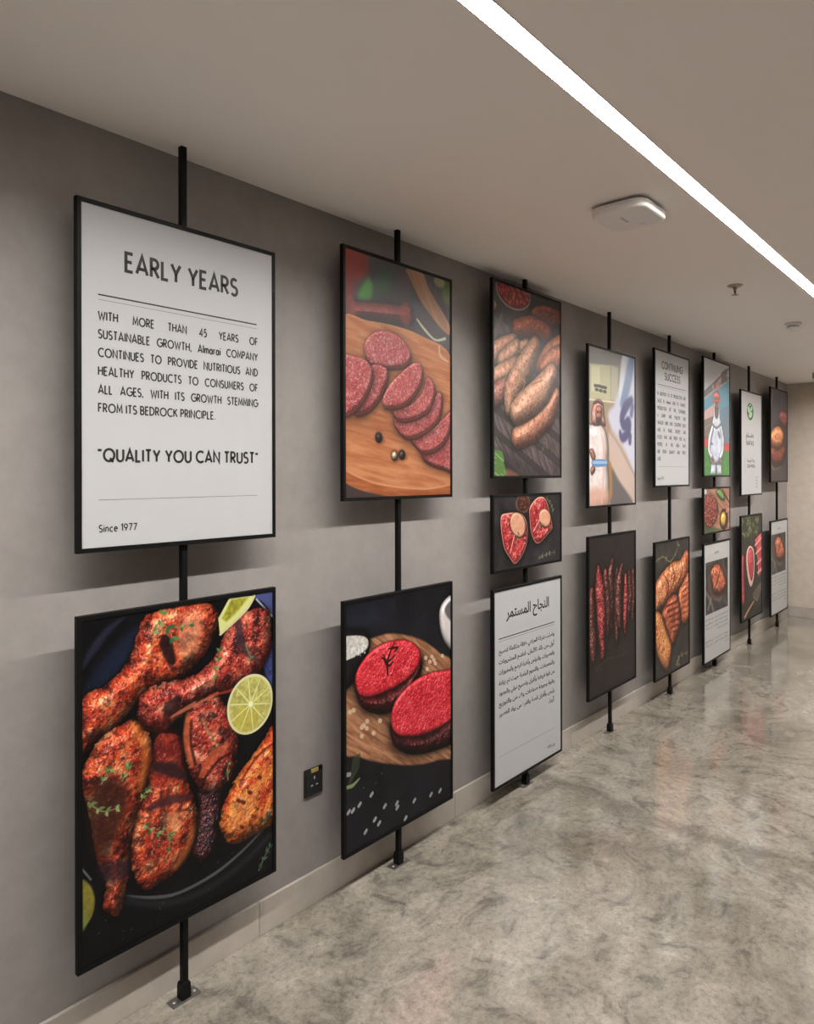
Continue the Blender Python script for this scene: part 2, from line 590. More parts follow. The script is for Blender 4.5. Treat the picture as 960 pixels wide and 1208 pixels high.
PRINT_GAIN = 1.02
def art_chicken():
    A = Art(70, 100, 7, (10, 10, 13))
    A.noise_tint(6, 0.4)
    # pan wall and rims
    A.stroke([(1.6, 14.2), (5.4, 8.9), (9.3, 4.8), (13.9, 2.2)], [0.5, 1.3, 1.1, 0.2], (62, 64, 94), 0.6, 0.7)
    A.stroke([(2.3, 23.7), (8.7, 16.1), (15.0, 10.8), (19.8, 6.6)], [2.5, 3.6, 3.4, 1.5], (26, 34, 56), 0.8, 1.6)
    A.grains(420, (2, 20, 26, 48), 0.08, 0.2, (120, 135, 165), 4, 0.45)
    A.flat([(1.5, -3.9), (20.4, -3.5), (16.2, 6.0), (6.5, 17.2), (1.4, 25.6)], (8, 8, 12), True, 2.0, 0.35)
    A.flat([(60.9, 1.8), (72.0, 2.5), (72.0, 12.8), (65.1, 5.2)], (66, 74, 118), True, 0.3)
    A.stroke([(61.7, 3.2), (72.0, 13.5)], 0.35, (150, 155, 175))
    A.flat([(65.1, 22.4), (72.0, 18.3), (72.0, 36.1), (65.9, 30.6)], (52, 58, 104), True, 0.6, 1, 0.5, 1.0)
    A.stroke([(13.6, 83.5), (22.6, 88.1), (31.7, 90.7), (44.4, 90.3), (55.2, 87.4), (65.1, 82.9)], [0.25, 0.5, 0.5, 0.6, 0.5, 0.3], (96, 96, 100), 0.8, 0.25)
    A.stroke([(13.6, 84.8), (23.9, 90.8), (34.5, 93.7), (47.4, 93.4), (58.4, 90.5), (66.8, 86.5)], 1.1, (30, 30, 34), 0.9, 0.8)
    A.stroke([(1.3, 70.6), (3.8, 74.6)], 0.3, (120, 120, 122), 0.7)
    A.flat([(0.9, 74.1), (3.5, 76.0), (4.9, 80.3), (4.2, 84.9), (1.3, 87.6), (0.6, 85.7)], (128, 118, 48), True, 0.4, 0.9, 0.3)
    A.flat([(0.8, 83.6), (2.9, 84.2), (2.4, 87.1), (0.8, 88.4)], (108, 122, 62), True, 0.5, 0.8)
    M1 = ((76, 22, 16), (146, 40, 24), (184, 62, 34), (202, 96, 54), (216, 140, 96))
    M2 = ((54, 18, 18), (120, 32, 28), (164, 52, 40), (188, 88, 68), (210, 144, 116))
    kw = dict(bs=1.5, bump=0.55, spec=0.38, spk=0.5, cs=4.2, dark=0.36, gain=1.02, rim=0.3, shn=60, shadow=0.8, wob=0.9)
    spk = [((222, 150, 118), 0.66, 0.6), ((52, 12, 14), 0.62, 1.0), ((226, 176, 146), 0.74, 0.45)]
    # centre right leg with burnt bone
    A.piece([(38.7, 56.3), (47.5, 59.3), (46.8, 75.6), (44.7, 82.3), (40.4, 84.7), (36.4, 80.2), (38.4, 68.5)], ((22, 14, 18), (52, 26, 28), (92, 44, 46), (40, 30, 44)), seed=41, edge=4, bs=1.0, bump=1.3, spec=0.6, dark=0.2)
    A.piece([(36.2, 31.8), (43.8, 30.6), (50.2, 37.9), (53.9, 49.9), (52.7, 58.5), (48.2, 63.1), (41.8, 62.4), (35.9, 55.4), (33.5, 43.7)], M2, seed=6, edge=4.5, char=0.7, speck=spk, **kw)
    A.stroke([(34.9, 35.7), (34.6, 44.0), (36.5, 52.5)], [0.8, 1.5, 0.9], (196, 104, 62), 0.6, 0.5)
    A.stroke([(36.2, 38.5), (36.1, 45.7), (37.6, 52.3)], 0.5, (48, 16, 14), 0.8, 0.4)
    A.stroke([(39.8, 56.7), (44.2, 51.7), (49.9, 50.2)], [1.0, 2.0, 1.0], (206, 100, 58), 0.55, 0.7)
    A.stroke([(40.7, 58.5), (46.0, 54.0), (51.1, 52.9)], 0.5, (44, 14, 14), 0.8, 0.4)
    # top left leg
    A.piece([(18.7, 6.2), (21.9, 2.4), (29.3, 0.9), (39.7, 1.2), (45.5, 4.1), (46.0, 9.2), (43.7, 15.0), (39.1, 19.9), (30.6, 24.8), (21.8, 25.8), (15.8, 29.9), (8.6, 35.3), (1.0, 37.9), (0.5, 24.3), (8.7, 20.1), (15.3, 15.0)], M1, seed=2, edge=6, char=0.6, chs=5, speck=spk, **kw)
    A.flat([(33.3, 5.3), (39.5, 4.4), (40.2, 11.9), (36.0, 17.2), (31.3, 15.1)], (224, 160, 118), True, 2.0, 0.55, 0.5, 1.5)
    A.flat([(26.2, 9.5), (29.0, 11.1), (30.6, 18.1), (28.2, 18.6), (25.4, 12.9)], (26, 14, 14), True, 0.6, 0.9, 0.4)
    # upper right leg
    A.piece([(67.5, 10.7), (65.1, 6.8), (55.3, 7.2), (48.4, 14.0), (44.6, 19.8), (37.4, 24.2), (26.6, 24.3), (19.9, 25.3), (17.9, 30.9), (19.1, 35.9), (25.6, 39.0), (30.8, 36.9), (36.2, 33.6), (43.7, 31.3), (52.4, 31.7), (62.6, 28.5), (67.8, 21.6)], M2, seed=9, edge=5.5, char=0.35, chs=5, speck=spk, **kw)
    A.flat([(26.4, 31.6), (29.5, 29.5), (32.4, 29.3), (31.3, 34.7), (27.4, 35.0)], (30, 16, 20), True, 0.8, 0.8, 0.5, 1)
    A.stroke([(37.4, 32.9), (29.2, 35.3), (46.0, 31.8)], [0.5, 0.3, 0.5], (206, 120, 84), 0.7, 0.3)
    A.stroke([(43.1, 31.9), (52.1, 32.1), (58.4, 30.5)], [0.3, 0.6, 0.3], (150, 50, 40), 0.8, 0.3)
    A.stroke([(54.3, 10.5), (55.2, 16.5), (58.4, 21.7), (62.6, 24.3)], [1.6, 1.4, 0.9, 0.6], (44, 38, 48), 0.75, 0.8)
    # centre leg
    A.piece([(24.7, 39.6), (31.6, 42.2), (32.9, 51.3), (36.2, 60.3), (38.4, 68.7), (35.9, 78.7), (30.4, 83.6), (25.4, 84.8), (19.7, 84.2), (16.1, 75.6), (15.2, 67.4), (18.0, 60.0), (21.2, 53.8), (22.5, 46.2)], M1, seed=14, edge=5.5, char=0.55, speck=spk, **kw)
    A.flat([(23.8, 39.6), (31.9, 42.0), (33.4, 54.5), (29.2, 54.8), (21.7, 52.8)], (110, 28, 28), True, 2.0, 0.5, 0.5, 1.2)
    A.stroke([(24.3, 49.1), (28.9, 51.5), (33.4, 54.8)], [1.5, 1.9, 1.2], (34, 22, 26), 0.85, 0.7)
    A.stroke([(21.7, 60.9), (27.8, 60.6), (36.2, 62.5)], [0.9, 1.6, 0.8], (52, 26, 32), 0.8, 0.7)
    A.flat([(26.5, 64.5), (32.5, 66.2), (31.8, 70.7), (27.8, 69.7)], (224, 160, 106), True, 2.0, 0.5, 0.5, 1.2)
    A.flat([(35.9, 71.2), (37.6, 73.1), (35.2, 79.4), (31.1, 83.0), (29.4, 81.6), (33.1, 78.5)], (226, 134, 60), True, 1.4, 0.45)
    # left leg
    A.piece([(16.5, 32.7), (21.3, 38.0), (22.8, 46.5), (20.5, 54.7), (17.3, 62.8), (15.1, 73.0), (14.6, 79.3), (13.0, 86.8), (10.0, 87.9), (7.1, 83.2), (8.2, 77.6), (5.4, 69.7), (3.9, 59.6), (1.4, 48.4), (1.0, 43.4), (5.1, 37.3), (9.7, 34.3)], M1, seed=21, edge=6, char=0.5, speck=spk, **kw)
    A.flat([(4.2, 47.7), (9.7, 47.5), (14.3, 51.3), (14.8, 57.1), (11.9, 64.9), (8.5, 71.1), (4.9, 67.4), (3.6, 58.2)], (40, 22, 18), True, 2.5, 0.82, 0.6, 0.8)
    A.flat([(16.1, 33.4), (20.9, 38.8), (21.8, 45.9), (19.5, 54.3), (18.1, 52.7), (19.1, 43.9)], (222, 134, 56), True, 1.4, 0.45)
    A.flat([(6.2, 71.2), (14.8, 73.9), (14.2, 78.2), (8.4, 77.7)], (44, 26, 36), True, 1.5, 0.75, 0.7, 0.6)
    # right leg
    A.piece([(72.0, 48.5), (63.0, 53.7), (54.2, 61.1), (48.7, 68.1), (46.8, 75.6), (50.5, 82.4), (58.7, 83.8), (72.0, 78.8)], ((176, 52, 22), (206, 92, 34), (218, 128, 52), (200, 70, 34)), seed=30, edge=6, char=0.15, speck=spk, **kw)
    A.flat([(51.7, 69.8), (58.4, 68.3), (65.4, 65.5), (63.0, 70.0), (55.2, 78.9), (50.2, 76.9)], (226, 168, 100), True, 2.2, 0.4, 0.4, 1.2)
    A.stroke([(55.2, 63.5), (61.7, 57.5), (69.4, 54.5)], [0.4, 0.6, 0.4], (110, 26, 18), 0.8, 0.35)
    for q in (((53.9, 69.6)), ((55.7, 70.7)), ((58.4, 68.3)), ((62.5, 64.5)), ((55.2, 78.9))):
        A.stroke([q, (q[0] + 0.8, q[1] + 0.6)], 0.6, (70, 16, 14), 0.85, 0.3)
    # limes
    c = (59.2, 38.6)
    ex, ey = (68.5, 40.9)[0] - c[0], (59.2, 48.7)[1] - c[1]
    A.flat(A.ell(c[0], c[1], ex * 1.03, ey * 1.0), (206, 203, 160))
    A.flat(A.ell(c[0], c[1], ex * 0.93, ey * 0.91), (174, 168, 92), True, 0.3, 1, 0.25, 1.0)
    A.flat(A.ell(c[0] - 1.5, c[1] + 4, ex * 0.55, ey * 0.5), (172, 158, 54), True, 2.0, 0.55)
    for k in range(10):
        a = k * math.pi / 5 + 0.2
        A.stroke([c, (c[0] + ex * 0.9 * math.cos(a), c[1] + ey * 0.88 * math.sin(a))], [0.28, 0.16], (214, 216, 158), 0.85)
    A.flat(A.ell(c[0], c[1], 0.9, 0.9), (226, 226, 186))
    A.flat([(50.6, 1.4), (61.1, 1.8), (57.2, 6.2), (51.3, 10.1), (46.9, 13.0), (46.3, 7.4)], (196, 200, 130), False, 0.15)
    A.flat([(51.5, 2.0), (58.5, 2.0), (54.5, 5.8), (49.4, 9.1), (47.8, 7.6)], (146, 142, 46), False, 0.5, 1, 0.3, 1)
    A.stroke([(60.9, 2.0), (57.2, 6.5), (47.1, 12.8)], 0.45, (196, 186, 140), 1, 0.1)
    # thyme
    A.sprig([(22.3, 8.7), (25.4, 6.4), (26.7, 1.9)], 1.9, 3, 1)
    A.sprig([(26.7, 6.0), (29.0, 9.3), (29.9, 11.9)], 2.2, 2, 2, ((40, 96, 60), (70, 120, 70)))
    A.sprig([(30.6, 7.8), (34.6, 8.2), (36.3, 7.6)], 1.6, 2, 3)
    A.sprig([(44.5, 27.3), (46.0, 22.3), (47.2, 16.9)], 1.5, 4, 4)
    A.sprig([(57.2, 17.5), (58.4, 21.0), (60.1, 23.3)], 1.1, 2, 5)
    A.sprig([(40.2, 38.9), (43.0, 44.1), (46.7, 50.0)], 0.8, 3, 6, ((186, 176, 110), (120, 140, 90)))
    A.sprig([(49.9, 61.4), (49.9, 57.6), (50.5, 55.9)], 1.4, 2, 7)
    A.sprig([(3.1, 52.7), (7.4, 56.7), (12.6, 57.2)], 1.7, 4, 8)
    A.sprig([(6.9, 48.7), (8.6, 46.0), (9.5, 45.2)], 1.5, 3, 9)
    A.sprig([(13.1, 49.8), (14.9, 47.0), (15.2, 46.0)], 1.5, 3, 10)
    A.sprig([(19.0, 57.6), (20.5, 55.6), (21.7, 55.1)], 1.4, 3, 11)
    A.sprig([(20.2, 64.9), (23.3, 68.7), (30.4, 72.3)], 1.7, 4, 12)
    A.sprig([(27.8, 77.4), (28.5, 72.9), (26.5, 67.4)], 1.2, 3, 13)
    A.sprig([(62.5, 96.6), (65.4, 92.5), (67.6, 90.0)], 1.6, 4, 14, ((34, 66, 56), (60, 90, 76)))
    A.sprig([(64.4, 81.3), (65.9, 79.2), (67.6, 78.2)], 1.4, 3, 15, ((40, 70, 60), (120, 140, 120)))
    A.grains(26, (4, 84, 66, 98), 0.12, 0.3, (120, 92, 84), 5, 0.6)
    return A


def art_salami():
    A = Art(70, 100, 6, (64, 57, 58))
    A.noise_tint(12, 0.15)
    A.flat(A.ell(6.3, 5.2, 8, 8), (128, 46, 36), True, 2.5)
    A.flat(A.ell(2.6, 16.5, 4, 6), (116, 44, 38), True, 2.5)
    A.flat([(8.3, 19.0), (12.0, 12.7), (15.0, 10.5), (17.3, 13.7), (15.7, 18.6), (11.9, 20.9)], (78, 130, 62), True, 1.6)
    A.flat([(17.3, 13.2), (23.6, 6.1), (29.2, 4.4), (27.9, 11.6), (21.1, 16.1)], (52, 82, 52), True, 2.2, 0.8)
    A.piece([(4.2, 22.7), (9.7, 20.7), (38.1, 17.8), (41.5, 20.6), (39.8, 25.3), (17.1, 27.7), (4.6, 28.4)], ((96, 44, 42), (110, 50, 46)), seed=3, edge=6, bump=0.4, bs=3, spec=0.1, dark=0.45)
    A.flat(A.ell(4.3, 25.0, 2.6, 6), (140, 58, 50), True, 1.0, 0.7)
    A.flat(A.ell(37.3, 21.3, 3.5, 5), (136, 52, 44), True, 1.4, 0.7)
    A.wood([(37.4, 1.5), (48.7, 0.6), (54.1, 7.6), (68.3, 20.3), (68.2, 26.2), (59.6, 22.8), (47.7, 14.5), (40.8, 6.9)], (150, 108, 80), (176, 130, 98), 0.9, 2.0, 5, 1.0)
    A.flat(A.ell(66.4, 5.3, 4, 7), (88, 98, 54), True, 1.8)
    A.flat(A.ell(60.7, 2.7, 4, 2.5), (160, 150, 110), True, 1.0)
    A.wood([(-1.7, 29.4), (14.1, 27.7), (31.4, 27.3), (48.5, 29.0), (69.2, 35.5), (73.0, 64.0), (70.8, 94.9), (49.7, 97.4), (22.5, 95.1), (8.8, 91.7), (-1.2, 86.6), (-3.5, 58.2)], (166, 96, 58), (192, 124, 80), 0.15, 1.4, 8)
    A.wood([(-1.2, 86.6), (8.8, 90.4), (24.2, 93.7), (49.7, 95.8), (69.8, 94.0), (70.7, 98.5), (49.7, 99.2), (22.5, 98.2), (7.3, 95.1), (-1.2, 91.9)], (140, 72, 38), (168, 96, 54), 0.1, 1.0, 9)
    A.stroke([(-1.2, 86.6), (8.8, 90.6), (24.2, 94.0), (49.7, 96.0), (69.8, 94.2)], 0.35, (206, 150, 108), 0.8, 0.3)
    A.flat([(-1.2, 92.6), (8.8, 95.9), (24.1, 98.7), (24.1, 102.2), (-2.7, 101.2)], (62, 48, 46), True, 0.6)
    A.stroke([(45.0, 22.2), (50.3, 25.9), (57.7, 29.4), (64.9, 27.8)], [0.4, 0.7, 0.5, 0.7], (196, 190, 150), 0.85, 0.2)
    A.stroke([(60.5, 31.9), (61.4, 35.9), (66.8, 38.0)], [0.6, 0.7, 0.5], (206, 160, 120), 0.85, 0.2)
    A.flat([(0.5, 67.9), (13.6, 64.1), (32.6, 69.5), (30.9, 75.0), (4.7, 73.8)], (110, 58, 36), True, 4, 0.3)
    S = ((146, 56, 56), (166, 70, 68), (182, 94, 88))
    sp = [((200, 148, 136), 0.60, 0.9), ((212, 168, 154), 0.64, 0.6), ((126, 34, 38), 0.68, 0.9)]

    def slice_(pts, seed):
        A.piece([(x + 0.9, y + 1.6) for x, y in pts], ((132, 62, 52), (150, 76, 64)), seed=seed + 50, edge=2, bump=0.3, spec=0.05, rim=0.1, shk=0.45, shadow=1.6, dark=0.5)
        A.piece(pts, S, seed=seed, edge=1.4, flatt=0.5, bs=0.9, bump=0.22, spec=0.1, speck=sp, spk=0.62, shadow=0.5, shk=0.35, dark=0.5, rim=0.12)
    slice_([(11.7, 38.4), (17.0, 32.4), (25.7, 30.3), (34.6, 32.1), (40.5, 37.9), (36.2, 42.8), (24.7, 45.0), (15.4, 44.6)], 1)
    slice_([(15.4, 46.2), (20.8, 44.8), (25.6, 46.2), (24.6, 51.6), (19.0, 59.5), (12.1, 64.2), (6.2, 64.5), (10.7, 56.0)], 2)
    slice_([(-0.6, 45.0), (6.5, 43.1), (13.1, 43.9), (16.6, 48.2), (13.7, 55.7), (7.7, 62.4), (-0.9, 65.0)], 3)
    slice_([(58.3, 70.6), (69.0, 60.6), (73.0, 61.6), (72.8, 85.8), (62.9, 86.4), (49.8, 83.0), (49.0, 77.9)], 4)
    slice_([(41.0, 73.0), (53.6, 70.2), (63.1, 64.5), (69.0, 61.2), (67.9, 69.0), (61.1, 76.4), (49.9, 79.6), (43.6, 76.9)], 5)
    slice_([(30.1, 66.3), (41.1, 66.3), (53.7, 60.4), (59.4, 53.0), (62.4, 54.5), (60.2, 63.5), (51.8, 69.7), (39.3, 73.6), (32.6, 71.1)], 6)
    slice_([(28.5, 61.5), (39.4, 60.2), (48.3, 53.9), (52.0, 46.8), (57.1, 50.9), (53.7, 59.3), (44.6, 64.4), (32.6, 66.2)], 7)
    slice_([(22.6, 60.3), (26.5, 53.0), (36.2, 45.2), (44.5, 41.0), (48.4, 43.7), (46.5, 50.7), (37.7, 58.7), (28.5, 61.2)], 8)
    for q, c in (((20.4, 74.5), (34, 30, 32)), ((34.8, 81.3), (40, 34, 34)), ((30.1, 81.8), (196, 166, 120))):
        A.flat(A.ell(q[0] + 1.2, q[1] + 1.0, 2.6, 1.6), (110, 56, 30), True, 0.8, 0.5)
        A.piece(A.ell(*q, 2.0, 2.0), (c, tuple(min(255, v + 14) for v in c)), seed=4, edge=2.0, bs=0.7, bump=0.5, spec=0.4, shadow=0.4)
    A.C = A.C * np.array([0.90, 0.93, 0.97]) + 0.015
    return A


def art_steak():
    A = Art(70, 100, 6, (20, 20, 25))
    A.noise_tint(9, 0.45)
    A.flat(A.ell(11.5, 9.3, 12, 5), (34, 38, 52), True, 5, 0.6)
    A.wood([(-0.6, 22.5), (5.3, 18.2), (17.8, 16.5), (29.5, 17.0), (47.4, 22.7), (61.0, 31.3), (71.2, 40.3), (73.4, 78.6), (58.9, 79.5), (41.7, 76.4), (22.6, 69.6), (8.2, 62.8), (-0.8, 56.0)], (124, 80, 56), (176, 128, 94), 0.62, 1.0, 4, 1.0)
    A.grains(16, (4, 20, 68, 34), 0.15, 0.3, (86, 74, 66), 3, 0.7)
    # salt bowl
    A.piece([(-0.6, 12.8), (6.9, 12.1), (13.0, 13.8), (14.9, 17.1), (13.8, 23.1), (9.9, 27.9), (5.3, 32.4), (-0.7, 32.8)], ((14, 13, 14), (22, 20, 21)), seed=2, edge=5, bump=0.1, spec=0.25, dark=0.5)
    A.flat([(-0.6, 14.4), (5.3, 14.0), (11.5, 15.4), (14.0, 17.7), (13.0, 20.7), (6.8, 22.3), (-0.6, 22.5)], (188, 184, 178), True, 0.3, 1, 0.25, 1.0)
    A.grains(45, (2.5, 18.6, 12.5, 22.5), 0.2, 0.45, (226, 224, 220), 8, 0.8)
    # white cup
    A.piece([(63.0, 8.9), (69.1, 6.2), (75.5, 7.2), (75.5, 34.7), (66.0, 29.0), (61.4, 21.9), (60.2, 13.5)], ((196, 188, 186), (210, 202, 200)), seed=2, edge=4, bump=0.0, spec=0.2, dark=0.45)
    A.flat([(64.2, 12.2), (69.1, 8.8), (75.5, 10.5), (75.5, 20.3), (67.5, 17.1)], (92, 88, 92), True, 0.8)
    R = ((166, 22, 34), (192, 36, 48), (206, 58, 66))
    for top, side, sd in (
        ([(6.5, 31.6), (9.9, 25.7), (17.8, 21.3), (27.7, 20.1), (38.2, 21.7), (45.5, 26.4), (47.0, 31.8), (41.8, 36.8), (31.1, 39.8), (19.4, 40.6), (9.8, 38.8)],
         [(5.6, 32.5), (9.8, 37.9), (22.6, 40.8), (36.4, 38.6), (47.4, 31.2), (47.0, 37.9), (40.0, 44.8), (29.4, 49.4), (19.3, 48.3), (9.8, 42.9)], 3),
        ([(27.7, 53.7), (29.7, 46.6), (38.2, 41.4), (49.3, 39.0), (61.0, 39.5), (72.3, 43.1), (72.3, 61.4), (60.9, 64.8), (45.5, 64.4), (31.9, 60.4)],
         [(27.0, 54.6), (32.8, 60.9), (47.3, 64.9), (63.0, 64.7), (73.3, 60.3), (73.4, 73.4), (58.9, 74.4), (41.7, 71.6), (31.1, 65.7), (27.6, 59.5)], 7)):
        A.piece(side, ((34, 10, 11), (62, 16, 18), (92, 22, 25)), seed=sd + 5, edge=5, bs=1.4, bump=0.9, spec=0.35, shadow=2.0, dark=0.2)
        A.piece(top, R, seed=sd, edge=2.2, flatt=0.35, bs=0.9, bump=0.55, spec=0.35, speck=[((230, 104, 108), 0.64, 0.8), ((160, 18, 28), 0.62, 1.0)], spk=0.42, shadow=0.3, dark=0.48, rim=0.15)
    # rosemary on the steak
    for a in ([(25.3, 33.3), (25.7, 27.6), (29.8, 20.8)], [(21.9, 25.7), (25.7, 28.2), (29.8, 26.7)], [(23.0, 25.0), (26.0, 30.0), (29.1, 28.9)], [(26.0, 23.1), (31.5, 23.5), (29.8, 25.1)], [(23.7, 27.8), (25.3, 30.5), (25.7, 34.3)]):
        A.stroke(a, [0.3, 0.55, 0.3], (46, 20, 18))
    for q in ((50.2, 31.4), (53.1, 33.6), (56.0, 33.5), (54.6, 31.7), (62.2, 32.8), (51.2, 36.5), (57.0, 35.2), (5.2, 43.2), (3.1, 43.4), (12.9, 49.5), (20.5, 51.3), (9.8, 51.2), (12.6, 52.3), (16.6, 55.3), (9.8, 54.6), (11.0, 50.7)):
        A.stroke([q, (q[0] + 0.7, q[1] + 0.4)], 0.85, (196, 168, 142), 0.9)
    A.grains(30, (10, 58, 40, 76), 0.15, 0.3, (196, 160, 130), 11, 0.6)
    for q in ((23.2, 87.8), (30.7, 89.2), (31.0, 91.1), (42.1, 92.0), (17.2, 91.1), (19.7, 93.6), (11.8, 94.0), (4.7, 83.0), (8.4, 82.0), (2.3, 82.8), (53.6, 93.3), (60.1, 93.8), (36.3, 97.5), (15.3, 80.3)):
        A.stroke([q, (q[0] + 0.9, q[1] - 0.7)], 0.75, (150, 152, 154), 0.95)
    for k in range(9):
        A.stroke([(1.2 + k * 0.6, 75.1 - k * 0.8), (3.6 + k * 0.6, 69.3 - k * 0.35), (5.4 + k * 0.45, 62.2 - k * 0.1)], 0.22, (52, 62, 42), 0.8)
    A.stroke([(0.9, 72.3), (4.8, 72.8), (8.8, 71.2)], [0.6, 0.8, 0.3], (118, 134, 92))
    A.stroke([(1.2, 67.5), (3.3, 67.9)], 0.9, (160, 160, 160), 0.8)
    return A


def art_sausage():
    A = Art(70, 100, 5, (58, 51, 49))
    for k in range(9):
        A.wood([(-5.6, 15.0 + k * 11.9), (94.3, 48.2 + k * 14.3), (94.3, 57.7 + k * 14.3), (-5.6, 23.7 + k * 11.9)], (62, 52, 50), (110, 98, 94), 0.95, 0.8, 3 + k, 0.6, False)
    A.flat([(-3.3, 1.3), (71.8, -0.2), (71.8, 13.5), (34.2, 12.2), (13.5, 17.1), (-1.0, 19.5)], (48, 42, 42), True, 4, 0.85)
    A.flat([(-1.0, 84.6), (71.8, 103.7), (-1.0, 103.2)], (44, 40, 40), True, 3, 0.6)
    A.piece([(38.3, 9.4), (50.9, 5.0), (71.8, 5.9), (71.8, 12.8), (59.7, 15.4), (41.0, 14.7)], ((96, 46, 34), (128, 66, 46), (146, 82, 60)), seed=6, edge=3, bs=1.0, bump=1.0, spec=0.1, dark=0.35)
    c = (20.1, 3.8)
    A.flat(A.ell(c[0], c[1], 17, 9.5), (30, 26, 28))
    A.flat(A.ell(c[0], c[1], 16.6, 9.1), (150, 138, 132))
    A.flat(A.ell(c[0], c[1] - 0.3, 15.8, 8.4), (96, 26, 26))
    r = random.Random(5)
    for k in range(150):
        a, q = r.uniform(0, 6.28), math.sqrt(r.random())
        x_, y_ = c[0] + q * 14.6 * math.cos(a), c[1] - 0.3 + q * 7.4 * math.sin(a)
        A.stroke([(x_, y_), (x_ + 0.5, y_ + 0.3)], r.uniform(0.5, 0.9), r.choice([(176, 58, 52), (150, 36, 36), (196, 92, 80), (110, 24, 26)]))
    A.flat([(1.4, 11.1), (3.8, 13.3), (0.9, 16.5)], (176, 110, 84), True, 0.5)
    A.stroke([(1.4, 29.8), (7.4, 19.4), (9.8, 16.3)], [2.2, 1.2, 0.2], (96, 84, 76), 1, 0.4)
    T = ((166, 112, 84), (192, 140, 108), (208, 164, 132))
    sp = [((130, 56, 40), 0.68, 1.3), ((226, 190, 164), 0.68, 1.0)]
    k = dict(bs=1.3, bump=0.4, spec=0.10, speck=sp, spk=0.5, dark=0.42, cs=3, rim=0.25, shk=0.6, shadow=0.9, gain=0.94)
    A.tube([(23.6, 22.1), (38.3, 19.4), (55.2, 20.2)], [5.5, 6.5, 5.5], ((136, 70, 52), (166, 94, 70)), seed=1, **k)
    A.tube([(1.4, 38.4), (11.0, 33.8), (20.1, 29.8)], [6, 6, 4.8], T, seed=2, **k)
    A.tube([(10.5, 41.4), (18.5, 36.3), (23.6, 31.9)], [6, 6.4, 4.5], T, seed=3, **k)
    A.tube([(1.4, 51.8), (11.0, 47.4), (23.1, 41.3)], [6.5, 6.5, 5], T, seed=4, **k)
    A.tube([(1.4, 59.1), (8.6, 55.8), (13.5, 52.0)], [6, 6, 4], ((150, 96, 84), (176, 120, 104)), seed=5, **k)
    A.tube([(28.9, 31.4), (33.1, 29.7)], [4.2, 3.8], T, seed=12, **k)
    A.tube([(48.6, 38.8), (58.2, 31.3), (68.7, 24.6)], [6.5, 7, 6], ((186, 108, 72), (204, 132, 96)), seed=6, **k)
    A.tube([(50.9, 39.6), (62.6, 33.7), (71.8, 30.3)], [5.5, 7, 6], ((180, 104, 76), (200, 132, 98)), seed=7, **k)
    A.tube([(17.5, 64.0), (18.5, 54.9), (30.2, 41.9), (41.9, 28.6)], [6, 7.5, 8, 5.5], T, seed=8, **k)
    A.tube([(23.6, 78.9), (38.3, 73.3), (55.2, 63.5), (64.1, 53.9)], [6, 8, 8, 5], ((176, 104, 78), (196, 132, 102), (206, 150, 120)), seed=10, **k)
    A.tube([(23.1, 65.7), (36.9, 59.0), (49.5, 51.5), (59.7, 42.3)], [7, 9, 9, 6.5], ((190, 132, 100), (208, 156, 124), (216, 172, 144)), seed=9, **k)
    for a in ([(19.8, 28.5), (23.6, 33.5), (30.2, 33.4)], [(21.1, 42.9), (28.9, 45.6), (29.4, 52.6), (21.1, 57.5)], [(28.3, 35.0), (26.8, 45.8), (31.5, 49.5)], [(38.3, 49.6), (49.5, 46.3)], [(11.0, 50.2), (14.8, 45.0), (23.6, 40.2)]):
        A.stroke(a, 0.35, (150, 118, 80), 0.9)
    A.sprig([(46.6, 87.5), (50.3, 83.0), (51.5, 78.5)], 1.6, 4, 3, ((60, 60, 46), (90, 88, 66)))
    for q, e in (((0.4, 88.5), (10.5, 94.4)), ((0.4, 91.2), (13.0, 97.8)), ((0.4, 93.9), (11.5, 99.5)), ((0.4, 96.5), (7.4, 99.2)), ((2.6, 87.4), (9.8, 91.0))):
        A.stroke([q, ((q[0] + e[0]) / 2 + 1, (q[1] + e[1]) / 2 - 1), e], [1.8, 2.2, 0.8], (84, 118, 62))
        A.stroke([q, e], 0.4, (150, 176, 120), 0.7)
    A.flat([(13.5, 95.1), (23.6, 97.8), (23.6, 99.2), (12.3, 99.2)], (126, 84, 66), True, 1, 0.8)
    A.C = A.C * np.array([0.94, 0.95, 0.98])
    return A


